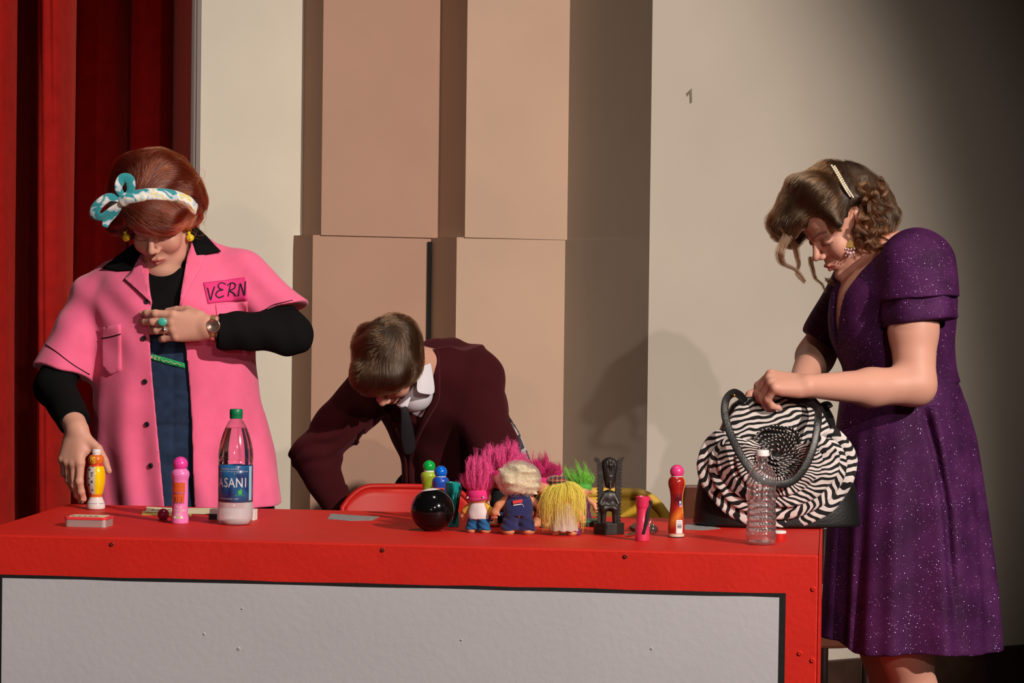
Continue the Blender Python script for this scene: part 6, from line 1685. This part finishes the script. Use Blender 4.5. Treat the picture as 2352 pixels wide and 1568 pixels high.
def locks(name, specs, parent, m_, seed):
    r = np.random.RandomState(seed); out = []
    for pts, rad, n, amp, fq in specs:
        c = np.array(catmull(pts, 7)); N = len(c); t = np.linspace(0, 1, N); ph0 = r.rand()*6.28
        for i in range(n):
            a = r.rand()*6.28; q = rad*math.sqrt(r.rand()); ph = ph0+r.normal()*0.35; tap = (1-0.85*t**1.2)*(0.6+0.8*r.rand())
            off_ = np.stack([q*math.cos(a)*tap, q*math.sin(a)*tap, 0.4*q*np.sin(a*2)*tap], 1)
            cu = amp*np.stack([np.sin(t*fq+ph), np.cos(t*fq+ph), 0.5*np.sin(t*fq*0.7+ph)], 1)*np.clip(t*3, 0, 1)[:, None]
            out.append(c+off_+cu+r.normal(size=3)*0.0008)
    return strands(name, [l-WO for l in out], 0.00030, m_, parent)
rl = random.Random(21)
sp_ = [([W_(1808, 540, -.05), W_(1792, 575, -.06), W_(1800, 602, -.06), W_(1830, 618, -.06), W_(1846, 645, -.06)], .011, 130, .004, 6),
       ([W_(1815, 545, .02), W_(1830, 575, .03), W_(1836, 605, .03), W_(1828, 630, .03), W_(1845, 652, .03)], .008, 70, .003, 6),
       ([W_(1862, 590, .09), W_(1864, 612, .09), W_(1870, 640, .09), W_(1888, 655, .09), W_(1898, 672, .09)], .006, 60, .003, 5),
       ([W_(1900, 640, .06), W_(1915, 655, .06), W_(1925, 660, .05)], .008, 60, .003, 5),
       ([W_(1800, 470, -.04), W_(1775, 500, -.04), W_(1770, 530, -.04), W_(1790, 548, -.05)], .015, 160, .005, 7),
       ([W_(1815, 440, -.04), W_(1795, 480, -.05), W_(1785, 515, -.05), W_(1800, 540, -.05)], .014, 160, .005, 7)]
for i in range(26):
    t = i/26; u0 = 1978+52*rl.random(); v0 = 405+130*rl.random()
    pts = [W_(u0, v0, -.05-.03*rl.random())]
    for k in range(3): pts.append(W_(u0+8*k+rl.uniform(-14, 16), v0+18*(k+1)+rl.uniform(-6, 6), -.055-.025*rl.random()))
    sp_.append((pts, .006, 55, .0055, rl.uniform(5, 10)))
for i in range(9):
    u0 = 1965+rl.uniform(0, 45); v0 = 525+rl.uniform(-10, 12); sp_.append(([W_(u0, v0, -.04), W_(u0+rl.uniform(-10, 14), v0+18, -.045), W_(u0+rl.uniform(-12, 20), v0+34, -.04), W_(u0+rl.uniform(-8, 16), v0+44, -.035)], .006, 60, .005, 7))
locks('hair_locks', sp_, whr, HWV, 5)
# ---- pearl clip, earring, ear cuff
PRL = gloss('pearl', (0.75, 0.68, 0.55), 0.2)
clip = empty('hair_clip', A(0, 0, 0)); clip.parent = lady
cb = march([(1913, 382), (1924, 400), (1935, 420), (1945, 437), (1955, 452)], w_hair, 5.4, WY+.1, 0.004)
cb = np.array(catmull(list(cb), 4)); tube('clip_bar', cb-WO, 0.0028, mat('gold_bar', (0.7, 0.5, 0.2), 0.3, metal=1), clip, n=8)
L_ = []
for i, q in enumerate(cb[::1]):
    for dx in (-0.0034, 0.0034): L_.append(sphere_vf(q+A(dx, -0.0040, -dx*0.45+(0.0012 if dx > 0 else 0))-WO, 0.0027, 10))
v_, f_ = merge(L_); mesh('pearl_rows', v_, f_, PRL, clip)
q = march([(1952, 538)], su(0, w_head), 5.4, WY+.1, 0.001)[0]+A(0.0, -0.004, 0)
er = empty('earring', A(0, 0, 0)); er.parent = lady
GLD = mat('old_gold', (0.45, 0.27, 0.08), 0.25, metal=1)
V = [q+A(*p)-WO for p in ((-.0015, 0, -.012), (.0015, 0, -.012), (.011, 0, -.030), (-.011, 0, -.030))]; tri = mesh('gold_drop', V, [(0, 1, 2, 3)], GLD, er, smooth=False); solidify(tri, 0.0015, 0)
tube('hook', [q-WO, q+A(.001, -.002, -.006)-WO, q+A(0, 0, -.013)-WO], 0.0007, GLD, er, n=6)
L_ = [sphere_vf(q+A(x, -.001, z)-WO, r_, 8) for x, z, r_ in ((-.010, -.033, .0028), (-.004, -.034, .0026), (.003, -.034, .0026), (.010, -.033, .0028), (-.006, -.041, .0034), (.001, -.043, .004), (.008, -.041, .0034), (-.009, -.048, .0018), (-.002, -.050, .0018), (.005, -.050, .0018), (.010, -.047, .0018))]
v_, f_ = merge(L_); mesh('bead_cluster', v_, f_, gloss('rose_bead', (0.55, 0.40, 0.42), 0.2), er)
# ================================================================== zebra handbag
BY = 5.475
BO = P(1785, 1216, 5.40)*A(1, 0, 0)+A(0, BY, TZ)
bag = empty('handbag', BO, 0, 'black handbag with zebra striped ruffles and rosette standing at the right end', 'handbag')
def B_(u, v, dy=0.0): return P(u, v, BY+dy)
LEA = mat('black_leather', (0.008, 0.008, 0.008), 0.38, spec=0.5, bump=0.3, bscale=250)
def zebra_mat(name, sx, sy, dist=3.0, rot=0.0, duty=0.5, coords='UV', white=(0.66, 0.60, 0.585)):
    mm = mat(name, white, 0.7, spec=0.2, sheen=0.2); nt = mm.node_tree; tc = nt.nodes.new('ShaderNodeTexCoord')
    mp = nt.nodes.new('ShaderNodeMapping'); mp.inputs['Scale'].default_value = (sx, sy, sx); mp.inputs['Rotation'].default_value = (0, rot if coords != 'UV' else 0, rot if coords == 'UV' else 0)
    w = nt.nodes.new('ShaderNodeTexWave'); w.inputs['Scale'].default_value = 1.0; w.inputs['Distortion'].default_value = dist; w.inputs['Detail'].default_value = 1.5; w.inputs['Detail Scale'].default_value = 0.9; w.bands_direction = 'X' if coords == 'UV' else 'Z'
    cr_ = nt.nodes.new('ShaderNodeValToRGB'); cr_.color_ramp.interpolation = 'CONSTANT'; e = cr_.color_ramp.elements
    e[0].position = 0; e[0].color = (0.006, 0.006, 0.007, 1); e[1].position = duty; e[1].color = tuple(white)+(1,)
    nt.links.new(tc.outputs[coords], mp.inputs[0]); nt.links.new(mp.outputs[0], w.inputs['Vector']); nt.links.new(w.outputs['Fac'], cr_.inputs[0]); nt.links.new(cr_.outputs[0], nt.nodes['Principled BSDF'].inputs['Base Color']); return mm
b_rows = [(1221, 1598, 1972, 0, .072), (1205, 1592, 1976, 0, .076), (1150, 1596, 1970, 0, .074), (1080, 1612, 1955, 0, .068), (1010, 1642, 1925, 0, .058), (960, 1664, 1903, 0, .046), (930, 1680, 1890, 0, .034), (912, 1702, 1874, 0, .020)]
b_body = loft(secs(b_rows, BY), 2.6)
zt_ = TZ+0.0016
bb = inter(0.006, b_body, plane(A(0, 0, zt_), A(0, 0, -1)))
sdf_obj('bag_body', bb, A(0.36, 5.36, 0.73), A(0.76, 5.60, 1.05), 0.0028, LEA, bag, 1, origin=BO, proj=False)
ZP = zebra_mat('zebra_panel', 26, 26, 7.0, 0.25, 0.47, 'Object')
patch_on('zebra_panel', [(1712, 916), (1780, 912), (1862, 917), (1884, 940), (1902, 975), (1915, 1010), (1880, 1060), (1780, 1085), (1690, 1060), (1652, 1010), (1668, 970), (1688, 938)], b_body, 5.2, BY, ZP, bag, 0.0035, 0.003, 7, BO)
# ruffle tiers of the big rosette
fc = P(1786, 1052, 5.40)
yb = lambda x, z: 0
def tier(r0x, r0z, r1x, r1z, a0, a1, dy0, dy1, nw, seed, m_, freq):
    r = random.Random(seed); V, F, UV = [], [], []; na, nr = 150, 9; s = 5.38/FPX; ph = r.uniform(0, 6)
    for i in range(na+1):
        t = i/na; a = math.radians(a0+(a1-a0)*t)
        wv = math.sin(a*nw+ph)+0.5*math.sin(a*nw*1.7+ph*2)
        edge = 1+0.015*math.sin(a*nw*1.0+ph+1)+0.01*math.sin(a*13)
        for k in range(nr+1):
            q = k/nr; fe = 0.80+0.20*min(1, min(t, 1-t)/0.14)**0.6; rx = (r0x+(r1x-r0x)*q*edge)*s*fe; rz = (r0z+(r1z-r0z)*q*edge)*s*fe
            x = fc[0]+rx*math.cos(a); z = fc[2]+rz*math.sin(a)
            y = 5.404+dy0+(dy1-dy0)*q-0.007*math.sin(q*math.pi)+0.0035*wv*q*q
            # wrap back round the sides of the bag
            y += 0.055*max(0, abs(x-fc[0])/0.172-0.45)**2+0.05*max(0, (z-fc[2]-0.03)/0.1)**1.5
            z = max(z, TZ+0.004)
            V.append(A(x, y, z)-BO); UV.append((a*0.16, q*0.06))
    for i in range(na):
        for k in range(nr):
            q = i*(nr+1)+k; F.append((q, q+1, q+nr+2, q+nr+1))
    o = mesh('ruffle', V, F, m_, bag, uvs=UV); solidify(o, 0.0022, 0); return o
ZR = [zebra_mat('zebra_ruffle_%s' % n, f, g, d_, r_, .47) for n, f, g, d_, r_ in (('outer', 14, 26, 8, .4), ('middle', 15, 30, 8.5, -.4), ('inner', 15, 26, 8, .5), ('core', 18, 26, 8, .3))]
tier(135, 110, 187, 166, 152, 392, .012, -.004, 9, 1, ZR[0], 0)
tier(105, 88, 162, 140, 156, 386, .000, -.014, 8, 2, ZR[1], 0)
tier(70, 62, 142, 112, 146, 398, -.010, -.022, 7, 3, ZR[2], 0)
tier(40, 38, 100, 84, 140, 400, -.018, -.030, 6, 4, ZR[3], 0)
# coiled rose in the middle
V, F, UV = [], [], []; n = 460; s = 5.36/FPX
rc_ = P(1782, 1040, 5.37)
for i in range(n+1):
    t = i/n; a = t*2*math.pi*6.2+0.5; r_ = (4+58*t**0.9)*s; wv = 0.06*math.sin(a*2.3)+0.05*math.sin(a*5.1)
    for k in range(4):
        q = k/3; rr = r_*(1+wv)+q*0.0060
        V.append(A(rc_[0]+rr*math.cos(a), rc_[1]+0.014*t+0.010-q*0.016, rc_[2]+rr*0.92*math.sin(a))-BO); UV.append((a*r_*1.0, q*0.05))
for i in range(n):
    for k in range(3): q = i*4+k; F.append((q, q+1, q+5, q+4))
o = mesh('rosette_coil', V, F, zebra_mat('zebra_coil', 26, 20, 2.5, 0.3, 0.74, 'UV', (0.55, 0.49, 0.47)), bag, uvs=UV); solidify(o, 0.0018, 0)
V, F = sphere_vf(rc_+A(0, 0.03, 0)-BO, 0.058, 20, (1, 0.35, 0.92)); mesh('rosette_backing', V, F, mat('black_satin', (0.007, 0.007, 0.008), 0.5), bag)
# straps
def strap(pts, nm='strap', w=0.0086):
    p = catmull([P(u, v, y)-BO for u, v, y in pts], 8); return tube(nm, p, w, LEA, bag, n=12, flat=0.16, up=(0.15, -1, 0.05), fixed=True)
strap([(1712, 924, 5.45), (1700, 908, 5.43), (1684, 902, 5.41), (1668, 918, 5.39), (1665, 950, 5.375), (1676, 992, 5.36), (1694, 1032, 5.345), (1716, 1068, 5.335), (1745, 1100, 5.33), (1785, 1112, 5.33), (1822, 1103, 5.335), (1850, 1070, 5.34), (1870, 1020, 5.35), (1879, 965, 5.37), (1876, 938, 5.40), (1850, 922, 5.43), (1806, 920, 5.45)])
strap([(1888, 930, 5.53), (1905, 960, 5.535), (1909, 985, 5.54), (1902, 1010, 5.535)], 'zip_tab', 0.010)
strap([(1880, 935, 5.53), (1900, 928, 5.525), (1908, 936, 5.52)], 'zip_tab', 0.007)
V, F = sphere_vf(P(1686, 908, 5.395)-BO, 0.0042, 10); mesh('stud', V, F, GLD, bag)
tube('zipper', [P(u, v, BY)-BO for u, v in ((1708, 917), (1750, 910), (1800, 909), (1840, 911), (1870, 917))], 0.0035, M['blk'], bag, n=8)
